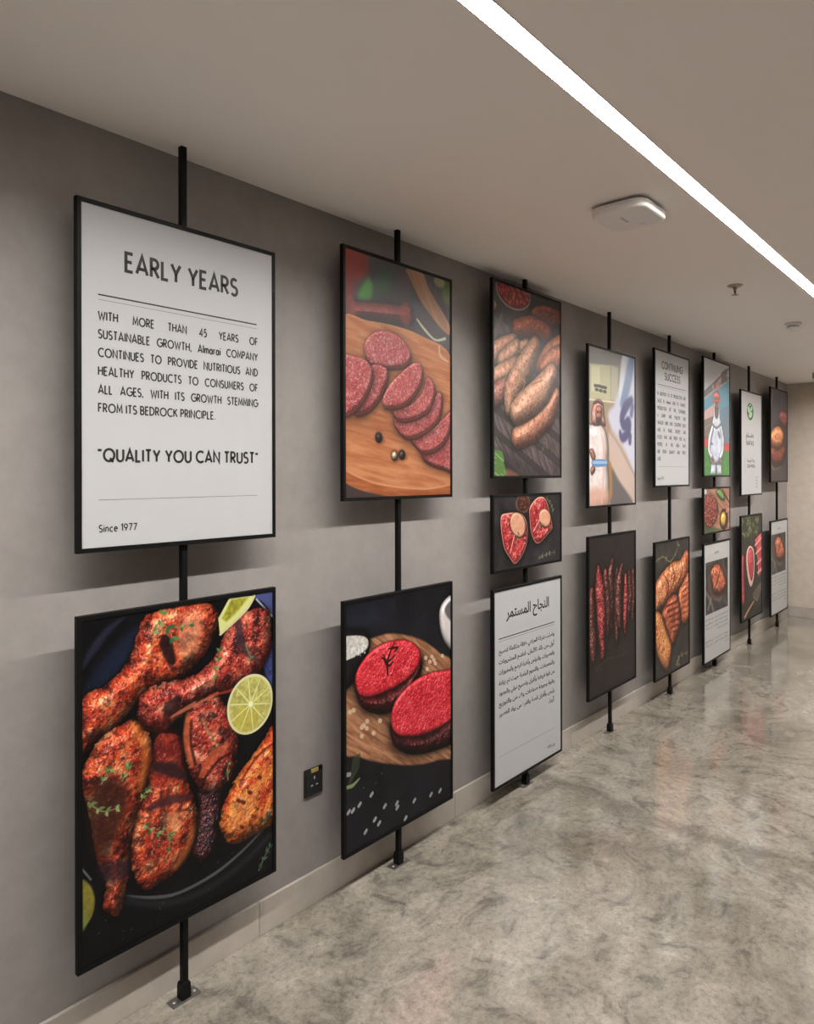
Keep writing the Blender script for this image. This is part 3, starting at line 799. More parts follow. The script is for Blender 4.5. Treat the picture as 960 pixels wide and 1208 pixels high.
def art_osso():
    A = Art(70, 39.4, 5, (40, 38, 40))
    A.noise_tint(7, 0.5)
    A.grains(60, (2, 2, 68, 38), 0.1, 0.35, (120, 118, 118), 6, 0.55)
    A.flat(A.ell(28.8, 5.3, 7, 5), (120, 84, 66))
    A.flat(A.ell(28.8, 5.0, 6, 4.2), (58, 36, 30))
    A.grains(40, (26, 0, 36, 8), 0.3, 0.6, (136, 76, 54), 7)
    F = dict(seed=3, edge=1.2, bump=0.2, bs=1.0, spec=0.15, dark=0.5, shadow=1.5)
    for out_, bone, sd in (([(7.2, 11.8), (14.2, 9.5), (27.2, 10.4), (33.1, 16.8), (31.9, 28.1), (21.8, 36.4), (15.1, 32.3), (9.6, 25.6)], A.ell(23.7, 16.2, 8.2, 6.2, 0.5), 3),
                           ([(35.8, 7.0), (44.7, 2.1), (53.2, 4.4), (59.7, 18.4), (56.9, 21.9), (43.9, 27.7), (37.2, 22.0), (35.2, 13.3)], A.ell(51.5, 13.9, 6.6, 5, 0.3), 8)):
        A.piece(out_, ((190, 128, 112), (206, 150, 132)), **F)
        m = np.mean(np.array(out_), 0)
        A.piece([tuple(m + (np.array(q) - m) * 0.93) for q in out_], ((120, 22, 30), (152, 36, 42), (176, 66, 64)), seed=sd, edge=1.5, flatt=0.4, bs=1.0, bump=0.5, spec=0.3, dark=0.45, speck=[((206, 132, 122), 0.66, 1.3)], shadow=0)
        A.piece(bone, ((186, 134, 106), (200, 150, 122)), seed=sd, edge=1.6, bump=0.15, spec=0.1, dark=0.6, shadow=0.3)
        A.stroke([tuple(m), tuple(m + (np.array(out_[-2]) - m) * 0.8)], 0.35, (224, 160, 150), 0.9)
    A.sprig([(19.1, 26.3), (22.8, 23.1), (24.6, 20.4)], 1.4, 4, 5, ((50, 62, 40), (84, 92, 60)))
    A.sprig([(43.2, 19.5), (47.2, 17.6), (50.4, 17.8)], 1.2, 4, 6, ((54, 66, 42), (84, 92, 60)))
    A.sprig([(52.6, 2.6), (58.1, 6.5), (60.8, 10.3)], 1.6, 4, 2, ((62, 92, 54), (92, 120, 76)))
    A.sprig([(44.3, 35.6), (52.4, 34.2), (62.1, 33.5)], 1.7, 5, 7, ((120, 130, 110), (72, 92, 66)))
    return A


def art_man():
    A = Art(70, 100, 4, (126, 124, 116))
    A.flat([(-3.2, 0.2), (48.6, -0.7), (45.7, 8.1), (29.2, 10.2), (-3.2, 13.3)], (112, 110, 104), False, 0.8)
    A.flat([(2.5, 12.0), (30.9, 10.0), (31.4, 34.3), (2.4, 34.5)], (176, 172, 136), False, 0.6)
    A.flat([(4.4, 13.4), (16.3, 12.4), (16.2, 28.8), (4.4, 28.8)], (196, 192, 160), False, 1.0)
    A.flat([(-0.9, 33.7), (34.6, 32.3), (34.5, 99.8), (-1.0, 98.3)], (150, 132, 110), False, 1.0)
    A.stroke([(-0.9, 33.9), (41.5, 32.9)], 0.6, (206, 196, 166), 1, 0.3)
    A.flat([(31.9, 9.8), (42.9, 10.2), (41.5, 32.3), (31.9, 32.0)], (170, 166, 142), False, 0.8)
    for k, (x_, y_) in enumerate(((8.8, 24.8), (13.2, 24.6), (17.5, 24.8), (21.9, 24.8), (10.2, 27.1), (15.7, 27.3), (21.4, 27.4))):
        q = (x_, y_)
        A.stroke([q, (q[0] + 3.2, q[1])], 1.0, (48, 44, 36), 0.9)
    # blurred banner close to the lens
    A.flat([(52.0, 1.2), (72.4, 0.9), (72.4, 81.2), (29.2, 46.1), (37.3, 33.8), (45.7, 18.8)], (190, 190, 206), True, 2.5)
    A.flat([(52.0, 18.1), (60.2, 1.3), (68.7, 1.4), (60.2, 24.6), (50.0, 35.2), (45.7, 33.2)], (112, 132, 162), True, 2.0)
    A.flat([(48.6, 2.9), (54.9, 1.4), (51.4, 18.2), (44.6, 30.9), (44.3, 21.4)], (206, 208, 216), True, 1.5)
    A.stroke([(63.2, 29.9), (54.3, 34.9), (48.5, 42.5), (52.0, 47.2), (58.7, 44.9), (57.2, 51.7), (48.5, 55.8), (45.7, 52.3)], [3, 4, 3.5, 4, 4, 4, 3, 2], (66, 66, 104), 0.95, 1.6)
    A.stroke([(63.2, 39.1), (65.0, 34.0)], 2.5, (84, 88, 124), 0.9, 1.6)
    A.stroke([(60.8, 57.7), (61.4, 54.0)], 2.4, (72, 70, 100), 0.9, 1.0)
    A.flat([(29.2, 51.9), (45.7, 57.1), (72.4, 83.7), (72.4, 101.3), (57.2, 93.4), (30.5, 71.6)], (184, 164, 152), True, 2.0)
    A.stroke([(29.7, 51.9), (45.7, 61.9), (72.4, 83.7)], 1.2, (150, 132, 126), 0.7, 1.0)
    A.flat([(31.8, 76.3), (42.8, 83.4), (66.2, 99.8), (31.8, 99.7)], (98, 92, 92), True, 2.0)
    A.flat([(23.9, 74.0), (31.8, 72.8), (33.2, 92.7), (25.2, 94.8)], (150, 116, 76), True, 1.0)
    # standing man in a white robe
    A.flat([(13.7, 47.0), (21.3, 42.0), (27.9, 53.1), (28.1, 71.7), (23.9, 76.3)], (168, 132, 112), True, 1.0)
    A.piece([(-1.4, 53.4), (5.1, 49.2), (13.7, 47.9), (23.4, 52.2), (27.6, 62.4), (27.0, 74.0), (28.6, 87.9), (25.2, 99.4), (-1.5, 98.3)], ((196, 184, 180), (214, 204, 202), (206, 178, 172)), seed=3, edge=8, bs=5, bump=0.35, spec=0.0, dark=0.62, shadow=0.6, cs=8, rim=0.15)
    A.flat([(-0.6, 88.5), (26.5, 89.0), (25.2, 99.4), (-1.5, 98.3)], (190, 140, 118), True, 4, 0.7)
    A.stroke([(17.5, 51.4), (21.3, 62.6), (21.3, 76.3), (18.7, 96.9)], [0.8, 1.6, 1.4, 1], (206, 164, 156), 0.8, 0.8)
    A.piece([(6.8, 36.9), (10.7, 33.8), (17.5, 33.4), (20.8, 36.3), (21.9, 42.0), (23.9, 48.7), (17.5, 48.5), (11.7, 49.4), (5.8, 48.6), (4.8, 42.0)], ((186, 108, 104), (206, 150, 146), (214, 180, 176)), seed=4, edge=6, bs=1.2, bump=0.5, spec=0.0, dark=0.5, shadow=0.4, cs=1.6)
    A.stroke([(7.8, 36.0), (13.2, 34.5), (20.3, 35.8)], 0.9, (70, 44, 40), 0.9)
    A.piece([(10.7, 38.8), (14.2, 36.9), (18.3, 37.7), (18.8, 42.2), (17.2, 46.8), (13.7, 48.2), (10.7, 45.5)], ((146, 96, 74), (166, 114, 90)), seed=5, edge=3, bump=0.2, spec=0.05, dark=0.5, shadow=0.3)
    A.flat([(10.7, 45.0), (14.7, 43.8), (18.3, 44.3), (16.7, 48.0), (13.2, 48.8)], (58, 40, 34), True, 0.8, 0.85)
    A.stroke([(12.2, 40.8), (13.7, 40.6)], 0.6, (44, 30, 26))
    A.stroke([(16.0, 40.7), (17.5, 40.7)], 0.6, (44, 30, 26))
    for a in ([(1.9, 65.4), (6.2, 64.1), (9.7, 68.5), (7.4, 71.9)], [(3.3, 76.4), (7.4, 74.1), (9.2, 76.9), (5.0, 79.7)]):
        A.piece(a, ((140, 90, 68), (166, 112, 86)), seed=6, edge=2.5, bs=1.2, bump=0.5, spec=0.1, dark=0.4, shadow=0.4)
    A.flat([(5.7, 70.8), (21.3, 70.0), (27.0, 71.9), (23.9, 74.2), (7.4, 74.6)], (86, 124, 168), True, 0.5)
    A.stroke([(6.7, 72.1), (25.2, 71.9)], 0.9, (150, 180, 206), 0.9)
    return A


def art_jerky():
    A = Art(70, 100, 4, (34, 29, 28))
    A.noise_tint(10, 0.2)
    J = ((70, 32, 30), (108, 54, 48), (140, 78, 70))
    K = ((120, 32, 36), (164, 48, 54), (186, 84, 80))
    for pts, rd, cols, sd in (
        ([(4.6, 34.0), (3.7, 49.3), (5.6, 66.5), (6.5, 76.9)], [2.5, 4.5, 4.5, 2], J, 1),
        ([(65.6, 27.5), (66.2, 42.0), (64.3, 59.0)], [1.5, 3, 1.5], J, 2),
        ([(59.3, 28.1), (60.5, 42.6), (57.4, 59.8)], [1.5, 3.4, 1.5], J, 3),
        ([(40.7, 22.3), (39.4, 37.3), (40.2, 55.1), (40.4, 70.5)], [1.2, 4, 4.2, 1.5], J, 4),
        ([(48.3, 21.8), (43.5, 32.7), (42.3, 47.8), (44.6, 61.0)], [1.2, 4, 4.5, 2], J, 5),
        ([(53.8, 29.4), (54.3, 41.8), (53.1, 54.6), (52.4, 67.5)], [1.5, 3.2, 3, 0.8], K, 6),
        ([(33.8, 17.6), (29.7, 29.8), (30.2, 43.6), (31.8, 61.3)], [1.5, 4.5, 4.5, 1.5], J, 7),
        ([(23.6, 24.2), (24.6, 39.1), (26.2, 52.9), (27.3, 63.1)], [2.5, 4.5, 4, 1.5], J, 8),
        ([(13.4, 20.0), (15.9, 34.2), (18.0, 51.6), (19.9, 76.0)], [1.5, 5.5, 5.5, 2.5], K, 9)):
        A.tube(pts, [v * 1.25 for v in rd], cols, seed=sd, bs=1.1, bump=1.2, spec=0.5, dark=0.25, speck=[((176, 110, 96), 0.66, 1.0), ((36, 12, 12), 0.62, 1.4)], spk=0.7, gain=1.05)
    for a in ([(38.9, 16.4), (41.9, 12.3)], [(10.7, 82.1), (24.4, 78.8), (38.6, 79.8), (52.1, 79.8), (54.3, 73.1)], [(43.1, 73.6), (50.6, 77.6)], [(8.0, 82.7), (18.8, 83.8)]):
        A.stroke(a, 0.35, (70, 56, 48), 0.8, 0.3)
    return A


def art_grill():
    A = Art(70, 100, 4, (48, 45, 43))
    A.noise_tint(5, 0.4)
    A.grains(80, (2, 2, 68, 98), 0.12, 0.4, (126, 120, 112), 9, 0.5)
    G = ((160, 78, 44), (190, 112, 70), (206, 146, 106))
    kw = dict(bs=1.6, bump=0.8, spec=0.25, dark=0.34, speck=[((120, 44, 24), 0.62, 1.8), ((232, 190, 150), 0.70, 1.4)], spk=0.6, gain=1.08, cs=5)
    A.piece([(61.6, 10.3), (70.0, 13.9), (67.8, 30.8), (53.5, 37.8), (33.9, 44.4), (12.0, 50.2), (-0.1, 48.5), (0.0, 31.8), (15.7, 22.1), (37.1, 16.7), (49.5, 17.0)], G, seed=2, edge=9, **kw)
    A.piece([(67.9, 28.5), (72.1, 43.0), (70.0, 64.6), (55.4, 67.3), (48.6, 58.4), (45.5, 42.9), (57.5, 33.6)], ((190, 96, 60), (206, 124, 84)), seed=3, edge=7, **kw)
    A.piece([(14.8, 50.6), (26.5, 43.5), (41.6, 42.4), (49.4, 52.4), (51.4, 66.4), (43.4, 74.2), (32.3, 80.9), (19.0, 65.6), (12.0, 55.9)], ((130, 54, 36), (164, 78, 52), (190, 110, 80)), seed=4, edge=8, **kw)
    A.piece([(0.2, 50.0), (12.0, 53.1), (23.4, 67.8), (33.0, 81.3), (25.5, 96.1), (11.7, 90.3), (2.1, 76.9), (-0.5, 62.4)], ((196, 116, 62), (212, 142, 84), (206, 122, 66)), seed=5, edge=8, **kw)
    for a in ([(15.7, 23.6), (26.5, 34.8), (15.6, 45.0)], [(34.0, 19.4), (37.8, 30.1), (22.8, 41.6)], [(51.5, 17.1), (53.5, 27.1), (37.7, 39.0)], [(61.6, 14.1), (63.7, 26.6)], [(12.0, 53.1), (26.3, 69.8), (33.0, 79.8)]):
        A.stroke(a, [0.4, 1.0, 0.5], (92, 34, 20), 0.8, 0.5)
    for k in range(6):
        A.stroke([(20.9 + k * 2.9, 48.6 + k * 4.2), (45.5 + k * 0.8, 47.4 + k * 4.6)], 0.9, (70, 26, 20), 0.75, 0.5)
        A.stroke([(53.5, 37.8 + k * 4.2), (69.1, 34.8 + k * 4.7)], 0.8, (120, 46, 26), 0.7, 0.5)
    A.sprig([(1.9, 13.9), (15.8, 11.5), (30.3, 16.2), (45.6, 7.0), (43.6, 2.4)], 2.2, 7, 3, ((110, 108, 96), (140, 136, 120), (80, 84, 66)), 0.5)
    A.sprig([(41.4, 96.4), (49.3, 90.4), (66.6, 90.7)], 2.6, 4, 4, ((150, 150, 132), (110, 114, 92)), 0.5)
    A.sprig([(43.4, 92.3), (47.3, 97.7)], 2.2, 2, 5, ((140, 140, 122), (110, 114, 92)), 0.5)
    return A


def art_coat():
    A = Art(70, 100, 4, (192, 192, 196))
    A.flat([(-3.3, 34.6), (70.0, 5.0), (70.0, 72.5), (-3.8, 73.8)], (72, 136, 160), False, 0.4)
    A.flat([(-3.3, 31.7), (70.0, 1.3), (70.0, 13.1), (-3.4, 38.0)], (168, 152, 150), False, 0.4)
    A.stroke([(-3.3, 32.3), (70.0, 2.5)], 1.0, (90, 84, 86), 0.9, 0.3)
    A.stroke([(-3.3, 35.7), (26.5, 24.8), (70.0, 11.2)], 1.4, (120, 104, 106), 0.8, 0.4)
    for a in ([(3.1, 31.2), (19.7, 24.7)], [(29.3, 21.6), (34.2, 19.7)], [(47.7, 11.5), (60.6, 6.8)], [(48.4, 16.3), (60.6, 12.7)]):
        A.stroke(a, 2.6, (78, 66, 70), 0.9, 0.4)
    A.stroke([(33.4, 21.2), (38.7, 22.6)], 2.6, (196, 110, 104), 0.9, 0.8)
    A.flat([(-3.5, 47.8), (33.4, 35.6), (33.3, 48.9), (-3.6, 55.3)], (186, 150, 146), False, 0.5)
    A.flat([(-3.6, 54.1), (29.8, 47.2), (29.6, 73.2), (-3.8, 73.8)], (104, 96, 88), False, 0.5)
    A.stroke([(1.2, 59.7), (24.6, 54.1)], 0.5, (136, 126, 116), 0.8)
    A.flat([(45.8, 40.9), (70.0, 35.7), (70.0, 72.5), (45.7, 72.9)], (84, 116, 140), False, 0.5)
    A.flat([(51.2, 48.0), (66.2, 45.4), (66.2, 64.9), (51.2, 66.6)], (104, 112, 120), False, 0.6, 0.8)
    A.flat([(-3.7, 69.1), (17.6, 67.2), (70.0, 70.6), (70.0, 78.9), (-3.8, 75.5)], (186, 66, 60), False, 0.4)
    A.flat([(-3.8, 74.9), (70.0, 77.6), (70.0, 102.0), (-4.1, 100.6)], (70, 124, 62), False, 0.5, 1, 0.25, 2)
    A.grains(12, (2, 60, 68, 66), 0.3, 0.6, (226, 180, 160), 3)
    W = ((186, 192, 206), (204, 208, 218), (170, 178, 196))
    A.piece([(17.7, 98.3), (19.1, 90.2), (19.9, 82.9), (33.1, 81.7), (45.3, 82.8), (46.7, 90.3), (47.4, 98.8), (35.1, 98.6), (33.0, 90.2), (30.9, 98.5)], W, smooth=False, seed=7, edge=4, bs=5, bump=0.4, spec=0.0, dark=0.58, shadow=0.6, cs=9, rim=0.2)
    A.piece([(17.8, 87.7), (15.9, 75.8), (18.0, 65.0), (21.4, 59.0), (28.4, 54.4), (39.6, 53.9), (46.8, 58.0), (49.7, 65.4), (50.4, 76.6), (47.4, 87.8), (33.0, 89.0)], W, seed=2, edge=5, bs=5, bump=0.4, spec=0.0, dark=0.6, shadow=0.6, cs=9, rim=0.15)
    A.tube([(22.8, 58.9), (15.9, 68.7), (14.5, 78.2), (21.9, 84.1)], [3.0, 3.6, 3.2, 2.6], W, seed=11, bs=5, bump=0.3, spec=0.0, dark=0.55, shadow=0.5, rim=0.2, cs=9)
    A.tube([(45.4, 58.1), (50.4, 67.8), (49.7, 77.8), (41.6, 84.8)], [3.0, 3.6, 3.2, 2.6], W, seed=12, bs=5, bump=0.3, spec=0.0, dark=0.55, shadow=0.5, rim=0.2, cs=9)
    A.stroke([(21.9, 84.4), (26.0, 86.1)], [2.2, 1.6], (112, 78, 62), 0.95, 0.3)
    A.stroke([(41.6, 85.1), (38.0, 86.5)], [2.2, 1.6], (112, 78, 62), 0.95, 0.3)
    A.stroke([(33.2, 56.1), (33.1, 85.3)], 0.4, (150, 158, 180), 0.8, 0.3)
    A.stroke([(21.0, 76.9), (31.3, 81.7), (44.5, 86.5)], 0.6, (150, 158, 180), 0.6, 0.6)
    A.piece([(25.0, 42.1), (27.1, 37.4), (33.4, 35.4), (39.7, 36.6), (41.8, 41.1), (42.5, 48.4), (44.6, 54.4), (33.2, 58.5), (22.8, 55.3), (24.9, 49.3)], W, seed=3, edge=3, bs=3, bump=0.3, spec=0.0, dark=0.6, shadow=0.4)
    A.flat([(28.1, 38.3), (33.3, 36.6), (39.0, 37.7), (39.3, 43.7), (36.8, 48.7), (33.3, 50.1), (29.8, 49.0), (27.7, 44.3)], (112, 78, 62), True, 0.5)
    A.flat([(28.4, 44.5), (33.3, 43.3), (39.0, 44.0), (37.2, 48.7), (33.3, 50.1), (29.8, 49.0)], (86, 84, 84), True, 0.6)
    A.stroke([(29.5, 41.5), (31.9, 41.3)], 0.7, (44, 32, 28), 0.9, 0.2)
    A.stroke([(35.1, 41.2), (37.6, 41.0)], 0.7, (44, 32, 28), 0.9, 0.2)
    A.piece([(24.4, 33.2), (27.2, 28.9), (33.4, 26.7), (39.7, 28.2), (41.9, 32.6), (33.4, 33.9)], ((196, 70, 62), (214, 92, 82)), seed=5, edge=4, bump=0.1, spec=0.1, dark=0.5, shadow=0.3)
    A.stroke([(24.4, 35.0), (33.4, 35.1), (41.9, 33.8)], 1.3, (176, 58, 54))
    A.stroke([(29.2, 36.6), (38.6, 36.2)], 0.9, (60, 44, 42), 0.7, 0.5)
    A.stroke([(38.5, 62.3), (41.4, 65.0)], 2.2, (92, 100, 120), 0.85, 0.5)
    A.stroke([(19.3, 71.6), (22.7, 72.1)], 1.3, (90, 100, 120), 0.8, 0.5)
    return A


def art_mince():
    A = Art(70, 39.4, 5, (150, 104, 84))
    A.wood([(-6.9, -3.1), (74.5, -3.6), (74.6, 44.3), (-8.2, 41.6)], (136, 92, 72), (176, 130, 106), 0.5, 1.2, 3, None, False)
    A.flat([(-7.8, 30.3), (16.9, 33.2), (47.2, 38.0), (29.6, 42.8), (-8.2, 41.6)], (66, 84, 52), True, 1.2, 0.9, 0.5, 1)
    A.flat([(-0.9, -0.1), (9.3, 0.9), (8.3, 6.5), (-0.7, 6.1)], (70, 60, 60), True, 0.8)
    A.flat(A.ell(5.1, 3.6, 3.2, 2.4), (196, 190, 184))
    m = [(-1.4, 18.0), (4.1, 9.8), (17.4, 7.5), (30.9, 10.9), (36.9, 18.4), (32.0, 27.6), (16.9, 32.5), (3.6, 29.6)]
    A.piece(m, ((150, 62, 52), (176, 84, 70)), seed=2, edge=6, bs=1.2, bump=1.0, spec=0.2, dark=0.35)
    r = random.Random(3)
    cx, cy = (17.2, 19.6)
    for k in range(110):
        a, q = r.uniform(0, 6.28), math.sqrt(r.random())
        x_, y_ = cx + q * 15.5 * math.cos(a), cy + q * 12.5 * math.sin(a)
        b_ = r.uniform(0, 6.28)
        A.tube([(x_, y_), (x_ + 2 * math.cos(b_), y_ + 1.2 * math.sin(b_)), (x_ + 3.5 * math.cos(b_ + 0.8), y_ + 2.4 * math.sin(b_ + 0.8))], 0.8,
               (r.choice([(186, 84, 70), (166, 58, 52), (206, 116, 98)]),) * 2, seed=k, bump=0.1, spec=0.2, dark=0.35, shadow=0.35)
    A.piece([(32.3, 3.8), (41.0, 1.9), (51.9, 5.9), (55.5, 11.2), (47.5, 11.6), (37.9, 8.3)], ((70, 106, 52), (104, 140, 76)), seed=5, edge=4, bump=0.3, spec=0.2, dark=0.5, shadow=0.8)
    A.stroke([(36.6, 4.7), (51.0, 10.3)], 0.3, (150, 176, 120), 0.8)
    A.stroke([(48.4, 2.2), (58.6, 9.1), (69.0, 14.7)], [0.7, 1.2, 0.8], (52, 26, 24))
    A.flat(A.ell(52.7, 28.7, 12, 9.5), (56, 32, 26))
    A.flat(A.ell(51.8, 28.3, 9.5, 7.8), (36, 22, 20))
    A.piece(A.ell(51.3, 28.5, 8, 6.6), ((206, 160, 60), (220, 180, 84)), seed=6, edge=5, bump=0.1, spec=0.5, dark=0.55, shadow=0)
    A.stroke([(58.6, 22.3), (69.0, 19.9)], 1.2, (196, 130, 116), 0.8, 0.5)
    return A


def burger_plate(A, x0, y0, x1, y1, seed):
    def Q(u, v):
        return (x0 + (x1 - x0) * u, y0 + (y1 - y0) * v)
    A.flat([(x0, y0), (x1, y0), (x1, y1), (x0, y1)], (62, 55, 54), False, 0, 1, 0.5, 3, seed)
    keep = A.C.copy()
    A.flat([Q(0.75, 0), Q(1, 0), Q(1, 0.5), Q(0.8, 0.3)], (40, 34, 34), True, 1.5)
    A.stroke([Q(0.78, 0.0), Q(0.82, 0.2), Q(0.9, 0.4)], 0.8, (150, 146, 144), 0.7, 0.5)
    for a, rd, c in (([Q(0.0, 0.55), Q(0.2, 0.75), Q(0.35, 1)], 1.6, (130, 126, 124)), ([Q(0.35, 0.7), Q(0.6, 0.8), Q(0.75, 0.68)], 2.0, (110, 106, 106)), ([Q(0.1, 0.9), Q(0.25, 0.7)], 1.2, (150, 146, 142)), ([Q(0.8, 0.8), Q(0.95, 0.95)], 1.0, (92, 90, 90)), ([Q(0.5, 0.85), Q(0.55, 1)], 1.4, (30, 28, 28))):
        A.stroke(a, rd, c, 0.75, 1.0)
    A.flat(A.ell(*Q(0.55, 0.42), (x1 - x0) * 0.46, (y1 - y0) * 0.34), (84, 64, 56), True, 1.5, 0.9)
    A.piece([Q(0.22, 0.2), Q(0.42, 0.08), Q(0.66, 0.14), Q(0.84, 0.36), Q(0.94, 0.55), Q(0.8, 0.68), Q(0.6, 0.7), Q(0.36, 0.62), Q(0.28, 0.42)],
            ((184, 80, 52), (212, 114, 80), (222, 146, 112)), seed=seed, edge=8, bs=2, bump=1.2, spec=0.35, dark=0.35, speck=[((110, 30, 20), 0.66, 1.6)], cs=6)
    A.stroke([Q(0.66, 0.16), Q(0.55, 0.36), Q(0.4, 0.52)], [1.0, 1.2, 0.8], (74, 26, 18), 0.85, 0.5)
    A.stroke([Q(0.34, 0.2), Q(0.3, 0.3)], 1.2, (110, 40, 26), 0.8, 0.5)
    A.stroke([Q(0.78, 0.62), Q(0.6, 0.66)], 1.0, (84, 30, 22), 0.8, 0.5)
    new = A.C.copy()
    A.C = np.zeros_like(keep) + c3((181, 181, 179))
    m = ((A.X > x0) & (A.X < x1) & (A.Y > y0) & (A.Y < y1))[..., None]
    A.C = np.where(m, new, A.C)


def art_plain():
    return Art(70, 100, 2, (176, 176, 177))


def art_roast_info():
    A = Art(70, 100, 4, (181, 181, 179))
    burger_plate(A, 4.5, 16, 63.5, 59.5, 3)
    return A


def art_roast_info_far():
    A = Art(70, 100, 4, (181, 181, 179))
    burger_plate(A, 3.5, 14.6, 61.5, 56.5, 3)
    return A


def art_cuts():
    A = Art(70, 100, 4, (36, 38, 33))
    A.noise_tint(8, 0.3)
    r = random.Random(2)
    for k in range(26):
        x_, y_ = (r.uniform(1, 56), r.uniform(5, 21))
        A.sprig([(x_, y_), (x_ + r.uniform(-6, 6), y_ + r.uniform(-5, 2)), (x_ + r.uniform(-9, 9), y_ - r.uniform(1, 7))], 2.0, 4, k, ((104, 124, 70), (136, 150, 92), (72, 92, 52)), 0.35)
    R = ((166, 34, 46), (196, 54, 66), (206, 92, 96))
    kw = dict(bs=1.6, bump=0.5, spec=0.3, dark=0.4, cs=6)
    A.tube([(5.6, 41.2), (4.0, 56.8), (7.8, 80.7)], [5, 7, 5], R, seed=1, **kw)
    A.piece([(28.4, 29.5), (42.0, 35.3), (44.2, 53.1), (39.7, 65.6), (30.7, 70.0), (21.7, 61.2), (16.1, 45.0), (18.4, 34.0)], ((216, 168, 160), (226, 182, 172)), seed=2, edge=2, bump=0.2, spec=0.1, dark=0.5)
    A.piece([(29.0, 31.7), (38.6, 37.1), (40.8, 52.2), (35.2, 63.7), (28.4, 60.0), (21.7, 45.3), (22.8, 35.8)], R, seed=3, edge=4, shadow=0, **kw)
    ribs = [(44.8, 25.1), (69.5, 18.8), (71.8, 54.8), (68.3, 61.1), (56.8, 63.8), (54.5, 47.3)]
    A.piece(ribs, R, smooth=False, seed=4, edge=3, **kw)
    for a in ([(45.4, 30.7), (69.5, 24.0)], [(48.8, 38.9), (70.7, 33.7)], [(52.2, 49.6), (71.2, 45.1)], [(54.5, 58.5), (71.2, 55.1)]):
        A.stroke(a, [1.2, 2.2, 1.4], (226, 176, 168), 0.9, 0.5)
    A.flat([(36.3, 77.3), (58.5, 70.1), (69.5, 69.2), (67.2, 75.5), (53.4, 86.1), (38.6, 82.3)], (92, 82, 76), False, 0.3, 1, 0.3, 2)
    A.stroke([(43.1, 81.0), (53.4, 85.5), (66.0, 75.4)], 0.5, (150, 140, 130), 0.8)
    A.tube([(40.8, 85.6), (27.3, 90.1), (11.7, 96.5)], [1.8, 2.0, 2.6], ((150, 106, 80), (176, 132, 102)), seed=6, bs=1.5, bump=0.2, spec=0.15, dark=0.4)
    return A


def art_dburger():
    A = Art(70, 100, 4, (54, 50, 54))
    A.flat([(-13.7, -2.0), (76.9, -2.5), (77.4, 40.2), (36.8, 29.3), (10.5, 42.2), (-8.7, 42.8)], (66, 64, 72), True, 4, 0.8)
    A.stroke([(11.2, 3.8), (4.7, 14.3), (-0.7, 27.7)], [0.8, 1.4, 0.8], (150, 126, 104), 0.8, 1.0)
    A.stroke([(46.8, 5.0), (43.4, 29.0)], 2.5, (86, 86, 98), 0.8, 2)
    A.piece([(35.5, 26.3), (50.1, 22.0), (69.0, 25.0), (70.5, 37.3), (55.5, 40.8), (36.7, 35.3)], ((110, 50, 50), (140, 74, 70)), seed=1, edge=7, bs=2, bump=1.0, spec=0.2, dark=0.35)
    A.flat(A.ell(28.5, 64.6, 30, 18), (84, 62, 54), True, 1.5)
    A.stroke([(-3.2, 79.0), (16.3, 86.6), (43.2, 82.5)], 1.2, (136, 112, 96), 0.8, 0.5)
    A.piece([(2.3, 63.6), (23.3, 57.0), (55.5, 59.4), (61.0, 70.4), (43.2, 81.7), (13.0, 82.0), (0.8, 74.3)], ((84, 30, 24), (120, 48, 36), (140, 66, 50)), seed=2, edge=9, bs=2, bump=1.2, spec=0.4, dark=0.3)
    A.piece([(-0.0, 51.5), (10.5, 43.7), (31.4, 39.8), (50.1, 44.1), (55.5, 53.2), (43.3, 62.8), (19.9, 64.8), (3.7, 60.5)], ((186, 90, 44), (206, 124, 74), (214, 150, 106)), seed=3, edge=9, bs=2, bump=1.2, spec=0.5, dark=0.35, speck=[((110, 36, 20), 0.66, 1.8)])
    A.flat([(-3.5, 88.3), (78.0, 86.2), (78.1, 102.5), (-10.3, 102.4)], (62, 56, 54), True, 3, 0.8)
    return A




# ------------------------------------------------------------------ a mono-line sans serif drawn with strokes (cap height 1)
def arc(cx, cy, rx, ry, a0, a1, n=12):
    return [(cx + rx * math.cos(math.radians(a0 + (a1 - a0) * k / n)), cy + ry * math.sin(math.radians(a0 + (a1 - a0) * k / n))) for k in range(n + 1)]


def ring(cx, cy, rx, ry):
    return arc(cx, cy, rx, ry, 90, 450, 28)


